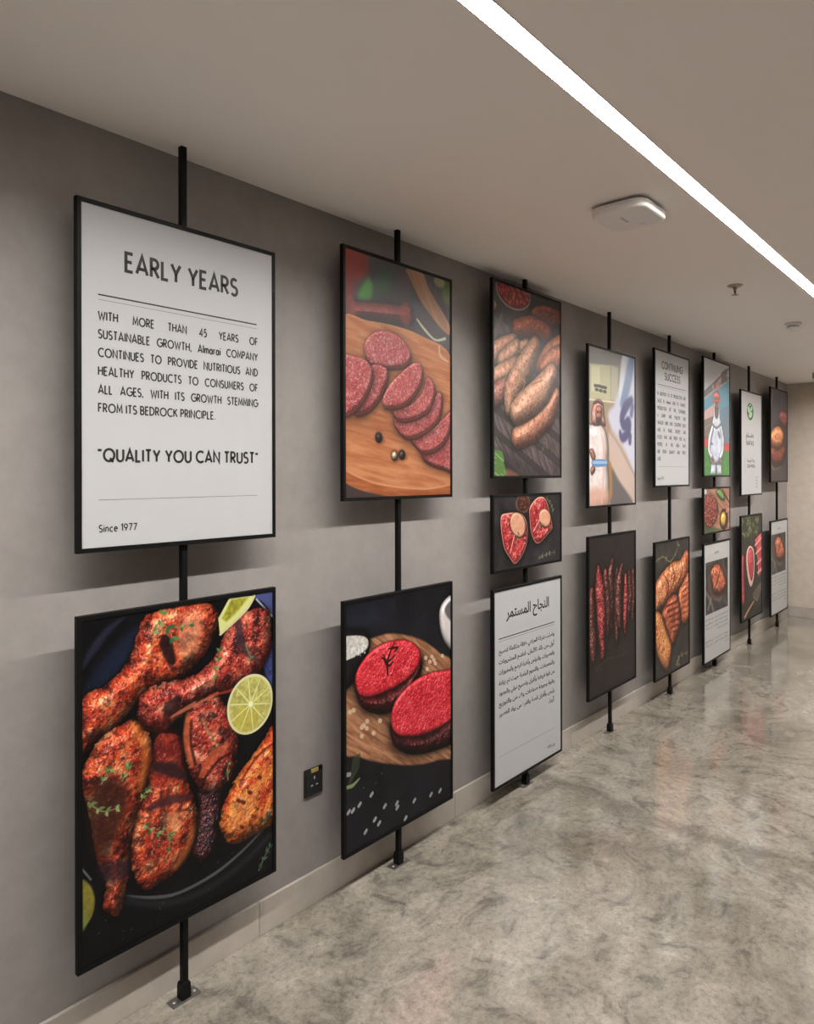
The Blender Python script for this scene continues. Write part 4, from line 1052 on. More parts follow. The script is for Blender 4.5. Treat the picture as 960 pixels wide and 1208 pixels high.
GL = {
    'A': (.74, [[(0, 0), (.37, 1), (.74, 0)], [(.13, .28), (.61, .28)]]),
    'B': (.52, [[(0, 0), (0, 1), (.24, 1)] + arc(.24, .76, .23, .24, 90, -90) + [(0, .52)], [(.24, .52)] + arc(.26, .26, .26, .26, 90, -90) + [(0, 0)]]),
    'C': (.78, [arc(.48, .5, .48, .5, 48, 312, 20)]),
    'D': (.66, [[(0, 0), (0, 1), (.18, 1)] + arc(.18, .5, .48, .5, 90, -90, 18) + [(0, 0)]]),
    'E': (.46, [[(.46, 1), (0, 1), (0, 0), (.46, 0)], [(0, .52), (.40, .52)]]),
    'F': (.44, [[(.44, 1), (0, 1), (0, 0)], [(0, .52), (.38, .52)]]),
    'G': (.86, [arc(.48, .5, .48, .5, 48, 360, 22) + [(.54, .5)]]),
    'H': (.62, [[(0, 0), (0, 1)], [(.62, 0), (.62, 1)], [(0, .52), (.62, .52)]]),
    'I': (.02, [[(.01, 0), (.01, 1)]]),
    'J': (.38, [[(.38, 1), (.38, .22)] + arc(.19, .22, .19, .22, 0, -170, 10)]),
    'K': (.56, [[(0, 0), (0, 1)], [(.53, 1), (.03, .46)], [(.19, .62), (.56, 0)]]),
    'L': (.42, [[(0, 1), (0, 0), (.42, 0)]]),
    'M': (.78, [[(0, 0), (.08, 1), (.39, .22), (.70, 1), (.78, 0)]]),
    'N': (.64, [[(0, 0), (0, 1), (.64, 0), (.64, 1)]]),
    'O': (.98, [ring(.49, .5, .49, .5)]),
    'P': (.48, [[(0, 0), (0, 1), (.22, 1)] + arc(.22, .74, .26, .26, 90, -90) + [(0, .48)]]),
    'Q': (.98, [ring(.49, .5, .49, .5), [(.56, .26), (.88, -.08)]]),
    'R': (.52, [[(0, 0), (0, 1), (.22, 1)] + arc(.22, .74, .26, .26, 90, -90) + [(0, .48)], [(.20, .48), (.52, 0)]]),
    'S': (.50, [arc(.25, .755, .235, .245, 35, 270, 14) + arc(.25, .255, .25, .255, 90, -145, 14)]),
    'T': (.54, [[(0, 1), (.54, 1)], [(.27, 1), (.27, 0)]]),
    'U': (.60, [[(0, 1), (0, .3)] + arc(.30, .3, .30, .3, 180, 360, 14) + [(.60, 1)]]),
    'V': (.70, [[(0, 1), (.35, 0), (.70, 1)]]),
    'W': (1.02, [[(0, 1), (.26, 0), (.51, .82), (.76, 0), (1.02, 1)]]),
    'X': (.62, [[(0, 0), (.62, 1)], [(0, 1), (.62, 0)]]),
    'Y': (.64, [[(0, 1), (.32, .46), (.64, 1)], [(.32, .48), (.32, 0)]]),
    'Z': (.56, [[(0, 1), (.56, 1), (0, 0), (.56, 0)]]),
    '1': (.22, [[(0, .82), (.2, 1), (.2, 0)]]),
    '4': (.56, [[(.42, 0), (.42, 1), (0, .26), (.56, .26)]]),
    '5': (.50, [[(.46, 1), (.12, 1), (.06, .56)] + arc(.22, .32, .27, .32, 118, -130, 14)]),
    '7': (.52, [[(0, 1), (.52, 1), (.16, 0)]]),
    '9': (.54, [ring(.27, .70, .27, .29), [(.53, .62), (.24, 0)]]),
    ',': (.06, [[(.05, .10), (.0, -.12)]]),
    '.': (.06, [[(.03, 0), (.03, .1)]]),
    '"': (.22, [[(.04, 1.0), (.0, .80)], [(.18, 1.0), (.14, .80)]]),
    'a': (.50, [ring(.23, .33, .23, .33), [(.48, .68), (.48, 0)]]),
    'c': (.44, [arc(.27, .33, .26, .33, 50, 310, 14)]),
    'e': (.50, [[(.02, .36), (.48, .36)] + arc(.25, .33, .24, .33, 8, 310, 16)]),
    'i': (.02, [[(.01, 0), (.01, .66)], [(.01, .84), (.01, .94)]]),
    'l': (.02, [[(.01, 0), (.01, 1.04)]]),
    'm': (.74, [[(0, 0), (0, .66)], [(0, .42)] + arc(.18, .44, .18, .22, 180, 0, 10) + [(.36, 0)], [(.37, .42)] + arc(.555, .44, .185, .22, 180, 0, 10) + [(.74, 0)]]),
    'n': (.42, [[(0, 0), (0, .66)], [(0, .42)] + arc(.21, .44, .21, .22, 180, 0, 10) + [(.42, 0)]]),
    'o': (.52, [ring(.26, .33, .26, .33)]),
    'r': (.26, [[(0, 0), (0, .66)], [(0, .40)] + arc(.2, .44, .2, .22, 180, 70, 8)]),
}
GAP, SPACE = 0.27, 0.40


def ribbon(bm, pts, w, y):
    P = [Vector((p[0], p[1])) for p in pts]
    Q = [P[0]]
    for p in P[1:]:
        if (p - Q[-1]).length > 1e-6:
            Q.append(p)
    closed = (Q[0] - Q[-1]).length < 1e-4 and len(Q) > 3
    if closed:
        Q.pop()
    n = len(Q)
    L, R = [], []
    for i in range(n):
        a = Q[i - 1] if (i > 0 or closed) else None
        c = Q[(i + 1) % n] if (i < n - 1 or closed) else None
        d0 = (Q[i] - a).normalized() if a is not None else None
        d1 = (c - Q[i]).normalized() if c is not None else None
        d0 = d0 or d1
        d1 = d1 or d0
        n0 = Vector((-d0.y, d0.x))
        n1 = Vector((-d1.y, d1.x))
        m = n0 + n1
        m = m.normalized() if m.length > 1e-4 else n0
        k = min(1 / max(m.dot(n0), 0.3), 2.6)
        e = Vector((0, 0))
        L.append(Q[i] + m * (w / 2 * k))
        R.append(Q[i] - m * (w / 2 * k))
    vl = [bm.verts.new((p.x, y, p.y)) for p in L]
    vr = [bm.verts.new((p.x, y, p.y)) for p in R]
    for i in range(n if closed else n - 1):
        j = (i + 1) % n
        bm.faces.new((vr[i], vr[j], vl[j], vl[i]))


def text_width(t):
    w = 0
    for ch in t:
        w += SPACE if ch == ' ' else GL[ch][0] + GAP
    return w - GAP


def draw_word(bm, t, x, base, cap, hs, wt, y, hcm):
    for ch in t:
        if ch == ' ':
            x += SPACE * cap * hs
            continue
        gw, st = GL[ch]
        for s_ in st:
            ribbon(bm, [((x + px * cap * hs) / 100 - PW / 2, (hcm - base + py * cap) / 100) for px, py in s_], wt / 100, y)
        x += (gw + GAP) * cap * hs
    return x


def draw_line(bm, t, x0, x1, base, cap, wt, y, hcm, mode='fit', hs=0.9):
    if mode == 'fit':
        hs = (x1 - x0) / (text_width(t) * cap)
        draw_word(bm, t, x0, base, cap, hs, wt, y, hcm)
    elif mode == 'justify':
        ws = t.split(' ')
        tot = sum(text_width(w) for w in ws) * cap * hs
        gap = (x1 - x0 - tot) / max(len(ws) - 1, 1)
        x = x0
        for w in ws:
            draw_word(bm, w, x, base, cap, hs, wt, y, hcm)
            x += text_width(w) * cap * hs + gap
    else:
        draw_word(bm, t, x0, base, cap, hs, wt, y, hcm)


def rule(bm, x0, x1, yc, th, y, hcm):
    ribbon(bm, [(x0 / 100 - PW / 2, (hcm - yc) / 100), (x1 / 100 - PW / 2, (hcm - yc) / 100)], th / 100, y)


# ------------------------------------------------------------------ arabic lettering with joined forms
FORMS = {}
for cp in range(0xFE70, 0xFEFD):
    d = unicodedata.decomposition(chr(cp))
    if d:
        tag_, *cps = d.split()
        FORMS.setdefault(''.join(chr(int(c, 16)) for c in cps), {})[tag_] = chr(cp)


def shape_arabic(t):
    t2, i = [], 0
    while i < len(t):
        if t[i] == '\u0644' and i + 1 < len(t) and t[i:i + 2] in FORMS:
            t2.append(t[i:i + 2])
            i += 2
        else:
            t2.append(t[i])
            i += 1
    out = []
    for k, c in enumerate(t2):
        f = FORMS.get(c)
        if not f:
            out.append(c)
            continue
        pv = k > 0 and '<initial>' in FORMS.get(t2[k - 1], {})
        nx = k + 1 < len(t2) and '<initial>' in f and '<final>' in FORMS.get(t2[k + 1], {})
        key = '<medial>' if pv and nx else '<final>' if pv else '<initial>' if nx else '<isolated>'
        out.append(f.get(key) or f.get('<isolated>') or c)
    return ''.join(reversed(out))


def glyph_mesh(t, bold=0.0):
    cu = bpy.data.curves.new('lettering', 'FONT')
    cu.body = t
    cu.offset = bold
    cu.resolution_u = 3
    o = bpy.data.objects.new('lettering', cu)
    COL.objects.link(o)
    dg = bpy.context.evaluated_depsgraph_get()
    me = bpy.data.meshes.new_from_object(o.evaluated_get(dg))
    bpy.data.objects.remove(o)
    bpy.data.curves.remove(cu)
    return me


def arabic(bm, t, x0, x1, base, size, y, hcm, bold=0.0, fit=True, condense=1.0):
    """t in reading order; laid between x0 and x1 cm, right aligned when not fitted"""
    me = glyph_mesh(shape_arabic(t), bold)
    if not me.vertices:
        return
    xs = [v.co.x for v in me.vertices]
    a, b_ = min(xs), max(xs)
    sx = (x1 - x0) / (b_ - a) if fit else size * condense
    off = x0 if fit else x1 - (b_ - a) * sx
    vs = [bm.verts.new(((off + (v.co.x - a) * sx) / 100 - PW / 2, y, (hcm - base + v.co.y * size) / 100)) for v in me.vertices]
    for p in me.polygons:
        try:
            bm.faces.new([vs[i] for i in p.vertices])
        except ValueError:
            pass
    bpy.data.meshes.remove(me)


# ------------------------------------------------------------------ posters
def print_material(name, im):
    m = mat(name, (1, 1, 1), 0.38, 0, 0.22)
    nt, ns, lk, b = nodes(m)
    tx = ns.new('ShaderNodeTexImage')
    tx.image = im
    uv = ns.new('ShaderNodeUVMap')
    lk.new(uv.outputs[0], tx.inputs[0])
    lk.new(tx.outputs[0], b.inputs['Base Color'])
    return m


BEZ = 0.0135
FRONT = -0.010 - PT          # front face of the frame, seen from the pole centre line
FACE = FRONT + 0.003         # the print lies a little behind the frame's lip
INK_Y = FACE - 0.0004
M_BACKING = mat('dark_backing_board', (0.03, 0.03, 0.03), 0.7)


def make_poster(name, label, cat, col, z0, hcm, art, gain=PRINT_GAIN):
    h = hcm / 100
    t = thing(name, label, cat, (S0 + STEP * col, POLE_Y, z0), 'framed posters hung on poles along the grey wall')
    bm = bmesh.new()
    b0, b1 = FRONT, -0.010
    o = [(-PW / 2, 0), (PW / 2, 0), (PW / 2, h), (-PW / 2, h)]
    i = [(-PW / 2 + BEZ, BEZ), (PW / 2 - BEZ, BEZ), (PW / 2 - BEZ, h - BEZ), (-PW / 2 + BEZ, h - BEZ)]
    e = 0.0012
    oe = [(-PW / 2 + e, e), (PW / 2 - e, e), (PW / 2 - e, h - e), (-PW / 2 + e, h - e)]
    loops = []
    for pts, y in ((i, b1), (o, b1), (o, b0 + e), (oe, b0), (i, b0), (i, b1)):
        loops.append([bm.verts.new((x, y, z)) for x, z in pts])
    for a, c in zip(loops, loops[1:]):
        for k in range(4):
            bm.faces.new((a[k], a[(k + 1) % 4], c[(k + 1) % 4], c[k]))
    bmesh.ops.remove_doubles(bm, verts=bm.verts, dist=1e-6)
    bmesh.ops.recalc_face_normals(bm, faces=bm.faces)
    new_obj('frame', bm, M_FRAME, t)
    bm = bmesh.new()
    x0, x1, zz0, zz1 = -PW / 2 + BEZ - 0.0005, PW / 2 - BEZ + 0.0005, BEZ - 0.0005, h - BEZ + 0.0005
    box(bm, x0, x1, FACE, FACE + 0.003, zz0, zz1)
    uvl = bm.loops.layers.uv.new('UVMap')
    for f in bm.faces:
        for l in f.loops:
            l[uvl].uv = (l.vert.co.x / PW + 0.5, l.vert.co.z / h)
    im = art.image('print_of_' + cat.replace(' ', '_'), gain)
    pr = new_obj('print', bm, print_material('printed_' + name, im), t)
    bm = bmesh.new()
    box(bm, x0, x1, FACE + 0.0032, -0.0105, zz0, zz1)
    new_obj('backing_board', bm, M_BACKING, t)
    return t, pr


def ink(name, pr, fill, m=None):
    bm = bmesh.new()
    fill(bm)
    for f in bm.faces:
        f.normal_update()
        if f.normal.y > 0:
            f.normal_flip()
    me = bpy.data.meshes.new(name)
    bm.to_mesh(me)
    bm.free()
    me.materials.append(m or M_INK)
    o = bpy.data.objects.new(name, me)
    COL.objects.link(o)
    o.parent = pr
    return o


def early_text(pr):
    ink('headline', pr, lambda b: draw_line(b, 'EARLY YEARS', 14.6, 53.9, 18.1, 5.3, 1.0, INK_Y, 100))

    ink('rule_line', pr, lambda b: rule(b, 6.2, 62.0, 26.5, 0.42, INK_Y, 100))
    for yy in (27.9, 85.1):
        ink('thin_rule', pr, lambda b: rule(b, 6.2, 62.2, yy, 0.12, INK_Y, 100), M_INK2)
    if True:
        L = ['WITH MORE THAN 45 YEARS OF', 'SUSTAINABLE GROWTH, Almarai COMPANY', 'CONTINUES TO PROVIDE NUTRITIOUS AND',
             'HEALTHY PRODUCTS TO CONSUMERS OF', 'ALL AGES, WITH ITS GROWTH STEMMING']
        for k, t_ in enumerate(L):
            ink('text_line', pr, lambda b: draw_line(b, t_, 6.3, 62.3, 33.6 + 5.27 * k, 2.35, 0.44, INK_Y, 100, 'justify', 0.80))
        ink('text_line', pr, lambda b: draw_line(b, 'FROM ITS BEDROCK PRINCIPLE.', 6.3, 45.2, 33.6 + 5.27 * 5, 2.35, 0.44, INK_Y, 100))
    ink('quotation', pr, lambda b: draw_line(b, '"QUALITY YOU CAN TRUST"', 6.3, 62.3, 74.0, 3.45, 0.72, INK_Y, 100))
    ink('date_line', pr, lambda b: draw_line(b, 'Since 1977', 6.4, 17.8, 94.3, 1.95, 0.34, INK_Y, 100))


def success_text(pr):
    ink('headline', pr, lambda b: draw_line(b, 'CONTINUING', 14, 55, 13.2, 4.9, 0.95, INK_Y, 100))
    ink('headline', pr, lambda b: draw_line(b, 'SUCCESS', 19.5, 50.5, 21.1, 4.9, 0.95, INK_Y, 100))
    ink('rule_line', pr, lambda b: rule(b, 5.5, 62, 25.6, 0.42, INK_Y, 100))
    for yy in (27.2, 85.0):
        ink('thin_rule', pr, lambda b: rule(b, 5.5, 62, yy, 0.17, INK_Y, 100), M_INK2)
    if True:
        L = ['IN ADDITION TO ITS PRODUCTION AND', 'SALES IN Almarai AND ITS FAMILIES,', 'PRODUCTION OF THE CONTINUED,', 'A DAIRY AND POULTRY AND',
             'SMALLER LINES AND CONCERNS SUCH', 'AND IN TRADE, RECIPES AND', 'FOOD THAT ARE FRESH FOR ALL', 'PEOPLE IN THE AREA THAT', 'ARE FROM QUALITY AND TRUST']
        for k, t_ in enumerate(L):
            ink('text_line', pr, lambda b: draw_line(b, t_, 5.5, 62, 33.2 + 5.25 * k, 2.3, 0.46, INK_Y, 100, 'justify', 0.86))
        ink('text_line', pr, lambda b: draw_line(b, 'LINE.', 5.5, 12.0, 33.2 + 5.25 * 9, 2.3, 0.46, INK_Y, 100))
    ink('date_line', pr, lambda b: draw_line(b, 'Since 1977', 5.5, 17.5, 94.6, 2.0, 0.34, INK_Y, 100))


def arabic_text(pr):
    ink('headline', pr, lambda b: arabic(b, 'النجاح المستمر', 12.2, 55.6, 15.6, 7.6, INK_Y, 100, 0.022))
    ink('rule_line', pr, lambda b: rule(b, 5.2, 61.6, 25.2, 0.42, INK_Y, 100))
    for yy in (26.6, 84.5):
        ink('thin_rule', pr, lambda b: rule(b, 5.2, 61.6, yy, 0.15, INK_Y, 100), M_INK2)
    if True:
        L = ['واصلت شركة المراعي علاقة متكاملة لتصبح', 'أول من رائد للألبان، لتقدم المشروبات', 'والعصيرات، والدواجن وأغذية الرضع والمخبوزات',
             'والمعجنات، واللحوم البلدية حيث تم زيادة', 'من قوة فريقها وأفران وتصنيع دولي والجهود', 'وقوة وجودة صناعات ولاء من والتوزيع', 'رئيس وأفران قصة والفرع من رواد للعصير']
        for k, t_ in enumerate(L):
            ink('text_line', pr, lambda b: arabic(b, t_, 5.4, 61.5, 32.6 + 5.25 * k, 3.0, INK_Y, 100, 0.02))
        ink('text_line', pr, lambda b: arabic(b, 'أبدا.', 55, 61.5, 32.6 + 5.25 * 7, 3.0, INK_Y, 100, 0.02))
    ink('date_line', pr, lambda b: arabic(b, 'منذ ١٩٧٧', 53.6, 62, 94.4, 2.4, INK_Y, 100, 0.015))


def recipe_text(pr, y1, y2, n1, n2):
    ink('headline', pr, lambda b: arabic(b, 'برجر', 27, 38.6, 9.6, 3.6, INK_Y, 100, 0.02), M_INK2)
    if True:
        L = ['واللحوم البلدية حيث تم زيادة قوة', 'وجودة صناعات ولاء من والتوزيع', 'وأفران قصة والفرع من رواد', 'لتقدم المشروبات وأغذية']
        for k in range(n1):
            x0 = 4.5 if k < n1 - 1 else 34
            ink('text_line', pr, lambda b: arabic(b, L[k % 4], x0, 63, y1 + 3.5 * k, 2.2, INK_Y, 100, 0.01), M_INK2)
        for k in range(n2):
            x0 = 4.5 if k < n2 - 1 else 56
            ink('text_line', pr, lambda b: arabic(b, L[(k + 1) % 4] if x0 < 50 else 'تم', x0, 63, y2 + 3.5 * k, 2.2, INK_Y, 100, 0.01), M_INK2)


def logo_marks(pr):
    def disc(b, cx, cz, rx, rz, dy, a=0.0, n=36):
        vs = []
        for k in range(n):
            th = 2 * math.pi * k / n
            px, pz = rx * math.cos(th), rz * math.sin(th)
            vs.append(b.verts.new(((cx + px * math.cos(a) - pz * math.sin(a)) / 100 - PW / 2, INK_Y - dy, (100 - cz + px * math.sin(a) + pz * math.cos(a)) / 100)))
        b.faces.new(vs)
    ink('roundel', pr, lambda b: disc(b, 30, 19.3, 11, 8.4, 0), M_GREEN)

    def leaves(b):
        disc(b, 25.5, 17.6, 4.6, 3.0, 0.0003, -0.35)
        disc(b, 34.0, 16.4, 4.0, 2.0, 0.0003, 0.5)
        disc(b, 31, 22.4, 6.0, 2.8, 0.0003, 0.25)
        disc(b, 30, 13.0, 3.4, 0.7, 0.0003, 0.0)
    ink('roundel_leaves', pr, leaves, M_LGREEN)

    ink('headline', pr, lambda b: arabic(b, 'نقسام', 16, 41, 44.2, 6.0, INK_Y, 100, 0.03))
    ink('headline', pr, lambda b: draw_line(b, 'NAFAS', 17.5, 41, 51.6, 3.9, 1.0, INK_Y, 100))
    ink('text_line', pr, lambda b: arabic(b, 'رحلة الجودة', 20, 45.5, 67.8, 4.2, INK_Y, 100, 0.02))
    ink('text_line', pr, lambda b: draw_line(b, 'OUR MENU', 20, 45.5, 73.0, 2.6, 0.7, INK_Y, 100))

    def swoosh(b):
        ribbon(b, [((12.5 - 3.2 * math.sin(k / 14 * math.pi) + 1.5) / 100 - PW / 2, (100 - 63 - 16 * k / 14) / 100) for k in range(15)], 0.006, INK_Y)
        for xx in (48.5, 51.5, 54.5):
            for k in range(4):
                ribbon(b, [(xx / 100 - PW / 2, (100 - 81.5 - 3.2 * k) / 100), ((xx + 0.4) / 100 - PW / 2, (100 - 83.6 - 3.2 * k) / 100)], 0.007, INK_Y)
    ink('flourish', pr, swoosh, M_INK2)


POSTERS = [
    ('text_poster', 'white framed text poster headed EARLY YEARS, largest at upper left', 'poster', 0, 1.440, 100, art_plain, early_text),
    ('food_poster', 'framed photo of roasted chicken drumsticks with lime slices, below the EARLY YEARS poster', 'poster', 0, 0.2645, 100, art_chicken, None),
    ('food_poster', 'framed photo of sliced salami on a wooden board with peppercorns', 'poster', 1, 1.555, 100, art_salami, None),
    ('food_poster', 'framed photo of two raw red steaks on a round board with a salt bowl', 'poster', 1, 0.167, 100, art_steak, None),
    ('food_poster', 'framed photo of grilled sausages piled on dark wood', 'poster', 2, 1.637, 100, art_sausage, None),
    ('food_poster', 'small wide framed photo of two bone-in veal shanks on black slate, under the sausages', 'poster', 2, 1.162, 39.4, art_osso, None),
    ('text_poster', 'white framed poster with black Arabic heading and paragraph, close to the floor', 'poster', 2, 0.0825, 100, arabic_text and art_plain, arabic_text),
    ('portrait_poster', 'framed photo of a person in white robe and red checked headscarf beside a blurred banner', 'poster', 3, 1.450, 100, art_man, None),
    ('food_poster', 'dark framed photo of dried red meat strips standing upright', 'poster', 3, 0.277, 100, art_jerky, None),
    ('text_poster', 'white framed text poster headed CONTINUING SUCCESS', 'poster', 4, 1.5605, 100, art_plain, success_text),
    ('food_poster', 'framed photo of orange grilled chicken fillets on dark slate', 'poster', 4, 0.1665, 100, art_grill, None),
    ('portrait_poster', 'framed photo of a person in white coat and red cap on green grass', 'poster', 5, 1.630, 100, art_coat, None),
    ('food_poster', 'small wide framed photo of minced meat with a basil leaf and yellow bowl', 'poster', 5, 1.1495, 39.4, art_mince, None),
    ('recipe_poster', 'white framed poster with roast meat picture above text, under the minced meat poster', 'poster', 5, 0.0775, 100, art_roast_info, lambda p: recipe_text(p, 64.5, 82.5, 4, 3)),
    ('text_poster', 'white framed poster with a round green emblem above small black lettering', 'poster', 6, 1.447, 100, art_plain, logo_marks),
    ('food_poster', 'dark framed photo of red raw meat cuts, herbs and a cleaver', 'poster', 6, 0.2605, 100, art_cuts, None),
    ('food_poster', 'dark framed photo of browned burger patties, farthest of the upper posters', 'poster', 7, 1.5635, 100, art_dburger, None),
    ('recipe_poster', 'white framed poster with roast meat picture above text, nearest the back wall', 'poster', 7, 0.160, 100, art_roast_info_far, lambda p: recipe_text(p, 60.5, 77.5, 4, 4)),
]
for nm, lab, cat_, col_, z_, hcm_, art_, txt in POSTERS:
    t, pr = make_poster(nm, lab, cat_, col_, z_, hcm_, art_())
    if txt:
        txt(pr)

# ------------------------------------------------------------------ poles from floor to ceiling
POLE_LABELS = [
    'black square pole from floor to ceiling holding the EARLY YEARS and chicken drumstick posters',
    'black square pole from floor to ceiling holding the salami and raw steak posters',
    'black square pole from floor to ceiling behind the sausage and Arabic text posters',
    'black square pole from floor to ceiling holding the headscarf portrait and dried meat posters',
    'black square pole from floor to ceiling holding the CONTINUING SUCCESS and grilled chicken posters',
    'black square pole from floor to ceiling behind the red cap portrait and minced meat posters',
    'black square pole from floor to ceiling holding the green emblem and raw cuts posters',
    'black square pole from floor to ceiling nearest the back wall, behind the burger patty poster',
]


def make_pole(label):
    t = thing('poster_pole', label, 'pole', (S0, POLE_Y, 0), 'black poles carrying the posters')
    bm = bmesh.new()
    box(bm, -0.01, 0.01, -0.01, 0.01, 0.004, H, 0.0018, 2)
    new_obj('shaft', bm, M_BLACK, t)
    bm = bmesh.new()
    # socket sleeve, flared towards the floor
    rings = []
    for w, z in ((0.0155, 0.004), (0.0155, 0.040), (0.0140, 0.052), (0.0112, 0.056)):
        rings.append([bm.verts.new((sx * w, sy * w, z)) for sx, sy in ((-1, -1), (1, -1), (1, 1), (-1, 1))])
    for a, c in zip(rings, rings[1:]):
        for k in range(4):
            bm.faces.new((a[k], a[(k + 1) % 4], c[(k + 1) % 4], c[k]))
    bm.faces.new(rings[-1])
    bm.faces.new(list(reversed(rings[0])))
    new_obj('foot_sleeve', bm, M_BLACK, t)
    bm = bmesh.new()
    box(bm, -0.05, 0.05, -0.021, 0.021, 0, 0.004, 0.0015, 2)
    pl = new_obj('foot_plate', bm, M_PLATE, t)
    for sx in (-1, 1):
        bm = bmesh.new()
        lathe(bm, [(0.0062, 0), (0.0062, 0.001), (0.0045, 0.0022), (0.0015, 0.0024)], 16)
        new_obj('screw', bm, M_BOLT, pl, (sx * 0.035, 0, 0.004), True)
    return t


def dup(root, loc, label):
    r = root.copy()
    COL.objects.link(r)
    r.location = loc
    r['label'] = label
    for ch in list(root.children):
        c = ch.copy()
        COL.objects.link(c)
        c.parent = r
        for g in list(ch.children):
            d = g.copy()
            COL.objects.link(d)
            d.parent = c
    return r


pole0 = make_pole(POLE_LABELS[0])
for k in range(1, 8):
    dup(pole0, (S0 + STEP * k, POLE_Y, 0), POLE_LABELS[k])

# ------------------------------------------------------------------ wall socket
t = thing('wall_socket', 'black wall socket plate with yellow tag on the grey wall beside the steak poster', 'socket', (1.886, WALL, 0.470))
bm = bmesh.new()
box(bm, -0.046, 0.046, -0.009, 0, -0.053, 0.053, 0.003, 2)
new_obj('face_plate', bm, M_SOCKET, t)
bm = bmesh.new()
box(bm, -0.041, 0.041, -0.0115, -0.0085, -0.048, 0.036, 0.002, 2)
ins = new_obj('socket_insert', bm, M_HOLE, t)
for x_, z_, w_, h_ in ((0, 0.016, 0.005, 0.011), (-0.013, -0.012, 0.010, 0.005), (0.013, -0.012, 0.010, 0.005)):
    bm = bmesh.new()
    box(bm, x_ - w_ / 2, x_ + w_ / 2, -0.0125, -0.0112, z_ - h_ / 2, z_ + h_ / 2, 0.0004, 1)
    new_obj('pin_shutter', bm, M_GREYP, ins)
bm = bmesh.new()
box(bm, -0.016, 0.022, -0.0115, -0.0085, 0.036, 0.052, 0.001, 1)
o = new_obj('tag', bm, M_YELLOW, t)
o['label'] = 'yellow tag along the top of the socket'

# ------------------------------------------------------------------ ceiling devices
t = thing('wireless_access_point', 'white rounded square wireless access point on the ceiling beside the light line', 'access point', (2.71, 1.175, H))


def rsquare(a, b_, r, n=8):
    pts = []
    for cx, cy, a0 in ((a - r, b_ - r, 0), (-a + r, b_ - r, 90), (-a + r, -b_ + r, 180), (a - r, -b_ + r, 270)):
        for k in range(n + 1):
            th = math.radians(a0 + 90 * k / n)
            pts.append((cx + r * math.cos(th), cy + r * math.sin(th)))
    return pts


def rloft(prof):
    bm = bmesh.new()
    rings = [[bm.verts.new((x, y, z)) for x, y in rsquare(a, b_, r)] for a, b_, r, z in prof]
    for p, q in zip(rings, rings[1:]):
        n = len(p)
        for k in range(n):
            bm.faces.new((p[k], p[(k + 1) % n], q[(k + 1) % n], q[k]))
    bm.faces.new(rings[-1])
    bm.faces.new(list(reversed(rings[0])))
    bmesh.ops.recalc_face_normals(bm, faces=bm.faces)
    return bm


new_obj('mounting_base', rloft([(0.095, 0.085, 0.03, 0), (0.095, 0.085, 0.03, -0.012)]), M_GREYP, t)
cov = new_obj('cover', rloft([(0.118, 0.105, 0.045, -0.009), (0.126, 0.112, 0.052, -0.013), (0.127, 0.113, 0.054, -0.036), (0.124, 0.110, 0.052, -0.041), (0.118, 0.104, 0.049, -0.0435), (0.06, 0.055, 0.03, -0.0455)]), M_WHITE, t)
for p in cov.data.polygons:
    p.use_smooth = 0.02 < abs(p.normal.x) + abs(p.normal.y) and abs(p.normal.z) < 0.8
bm = bmesh.new()
for k in range(7):
    x_ = -0.045 + 0.010 * k
    box(bm, x_, x_ + 0.006, 0.008, 0.018 if k % 2 else 0.015, -0.0462, -0.0440)
new_obj('raised_mark', bm, M_GREYP, cov)
bm = bmesh.new()
box(bm, 0.070, 0.080, -0.034, -0.012, -0.0480, -0.0440, 0.001, 1)
new_obj('pale_slit', bm, mat('glossy_white', (0.9, 0.9, 0.9), 0.1), cov)  # small glossy white bar on the underside of the cover

t = thing('fire_sprinkler', 'small metal fire sprinkler head hanging from the ceiling', 'sprinkler', (4.205, 1.212, H))
bm = bmesh.new()
lathe(bm, [(0.040, 0), (0.040, -0.003), (0.030, -0.010), (0.014, -0.013)])
new_obj('escutcheon', bm, M_CHROME, t, smooth=True)
bm = bmesh.new()
lathe(bm, [(0.011, -0.012), (0.011, -0.022), (0.007, -0.026)], 20)
new_obj('body', bm, M_CHROME, t)
bm = bmesh.new()
for sgn in (-1, 1):
    prev = None
    for (x_, z_) in ((0.009, -0.022), (0.015, -0.032), (0.012, -0.044), (0.003, -0.052)):
        ring_ = [bm.verts.new((sgn * x_ + dx, dy, z_)) for dx, dy in ((-0.002, -0.002), (0.002, -0.002), (0.002, 0.002), (-0.002, 0.002))]
        if prev:
            for k in range(4):
                bm.faces.new((prev[k], prev[(k + 1) % 4], ring_[(k + 1) % 4], ring_[k]))
        prev = ring_
bmesh.ops.recalc_face_normals(bm, faces=bm.faces)
new_obj('yoke', bm, M_CHROME, t)
bm = bmesh.new()
lathe(bm, [(0.0028, -0.026), (0.0032, -0.038), (0.0026, -0.052)], 12)
new_obj('heat_bulb', bm, mat('red_glass_bulb', (0.35, 0.03, 0.02), 0.1), t, smooth=True)
bm = bmesh.new()
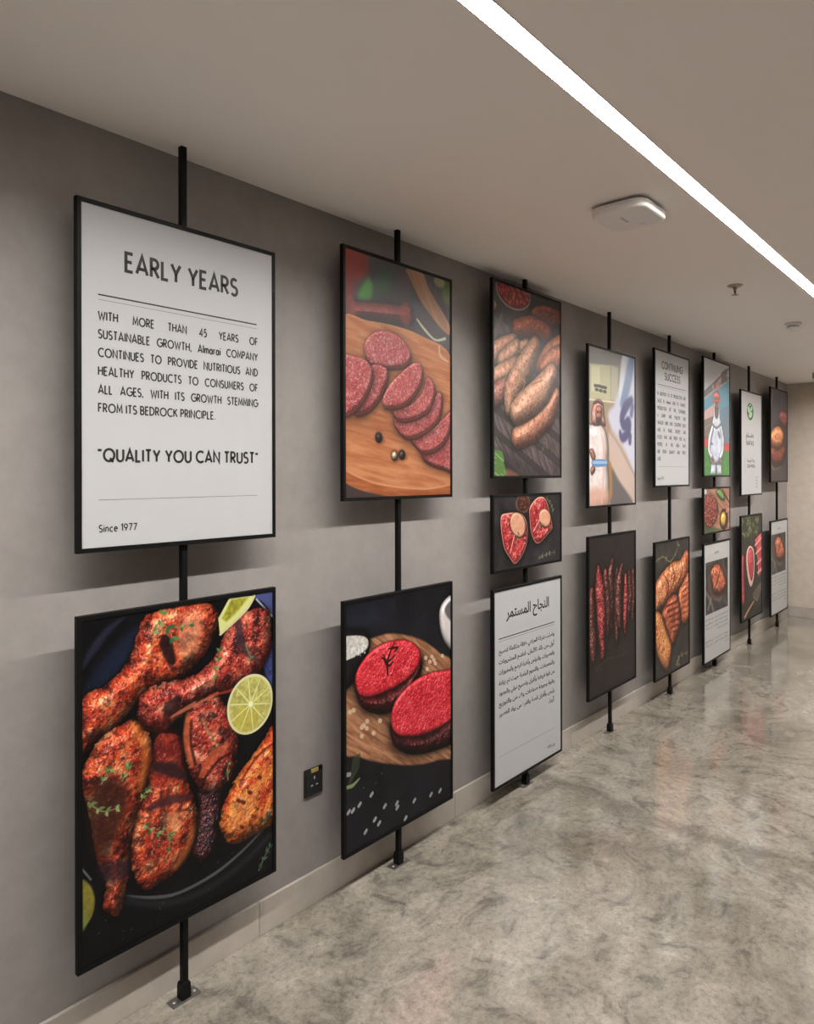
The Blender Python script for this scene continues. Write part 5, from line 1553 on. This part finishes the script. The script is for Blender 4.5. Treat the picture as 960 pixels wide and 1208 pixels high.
for k in range(8):
    a = k * math.pi / 4
    c_, s_ = math.cos(a), math.sin(a)
    w_ = 0.0042
    q = [(0.002, -w_), (0.020, -w_), (0.020, w_), (0.002, w_)]
    for zz in (-0.052, -0.0535):
        vs = [bm.verts.new((x_ * c_ - y_ * s_, x_ * s_ + y_ * c_, zz)) for x_, y_ in q]
        bm.faces.new(vs if zz < -0.053 else list(reversed(vs)))
lathe(bm, [(0.010, -0.052), (0.010, -0.0535)], 20)
new_obj('deflector', bm, M_CHROME, t)

t = thing('smoke_detector', 'white round smoke detector on the ceiling near the right edge', 'smoke detector', (5.53, 1.213, H))
bm = bmesh.new()
lathe(bm, [(0.052, 0), (0.054, -0.008), (0.052, -0.016), (0.046, -0.018)])
new_obj('base', bm, M_WHITE, t, smooth=True)
bm = bmesh.new()
lathe(bm, [(0.043, -0.018), (0.043, -0.020), (0.036, -0.021), (0.036, -0.028), (0.042, -0.029), (0.041, -0.038), (0.034, -0.048), (0.020, -0.055), (0.008, -0.057)])
hd = new_obj('sensor_head', bm, M_WHITE, t, smooth=False)
bm = bmesh.new()
for k in range(20):
    a = 2 * math.pi * k / 20
    c_, s_ = math.cos(a), math.sin(a)
    vs = [(0.0365 * c_ - dy * s_, 0.0365 * s_ + dy * c_, z_) for dy, z_ in ((-0.003, -0.0265), (0.003, -0.0265), (0.003, -0.0215), (-0.003, -0.0215))]
    bm.faces.new([bm.verts.new(v) for v in vs])
bmesh.ops.recalc_face_normals(bm, faces=bm.faces)
new_obj('vent_slots', bm, M_HOLE, hd)

t = thing('ceiling_box', 'small grey box under the ceiling near the back wall, at the right edge of view', 'junction box', (8.45, 1.60, H))  # unidentified device, built as a plain lidded box
bm = bmesh.new()
box(bm, -0.055, 0.055, -0.065, 0.065, -0.060, 0, 0.004, 2)
new_obj('housing', bm, M_GREYP, t)
bm = bmesh.new()
box(bm, -0.058, 0.058, -0.068, 0.068, -0.066, -0.060, 0.002, 2)
new_obj('lid', bm, M_WHITE, t)
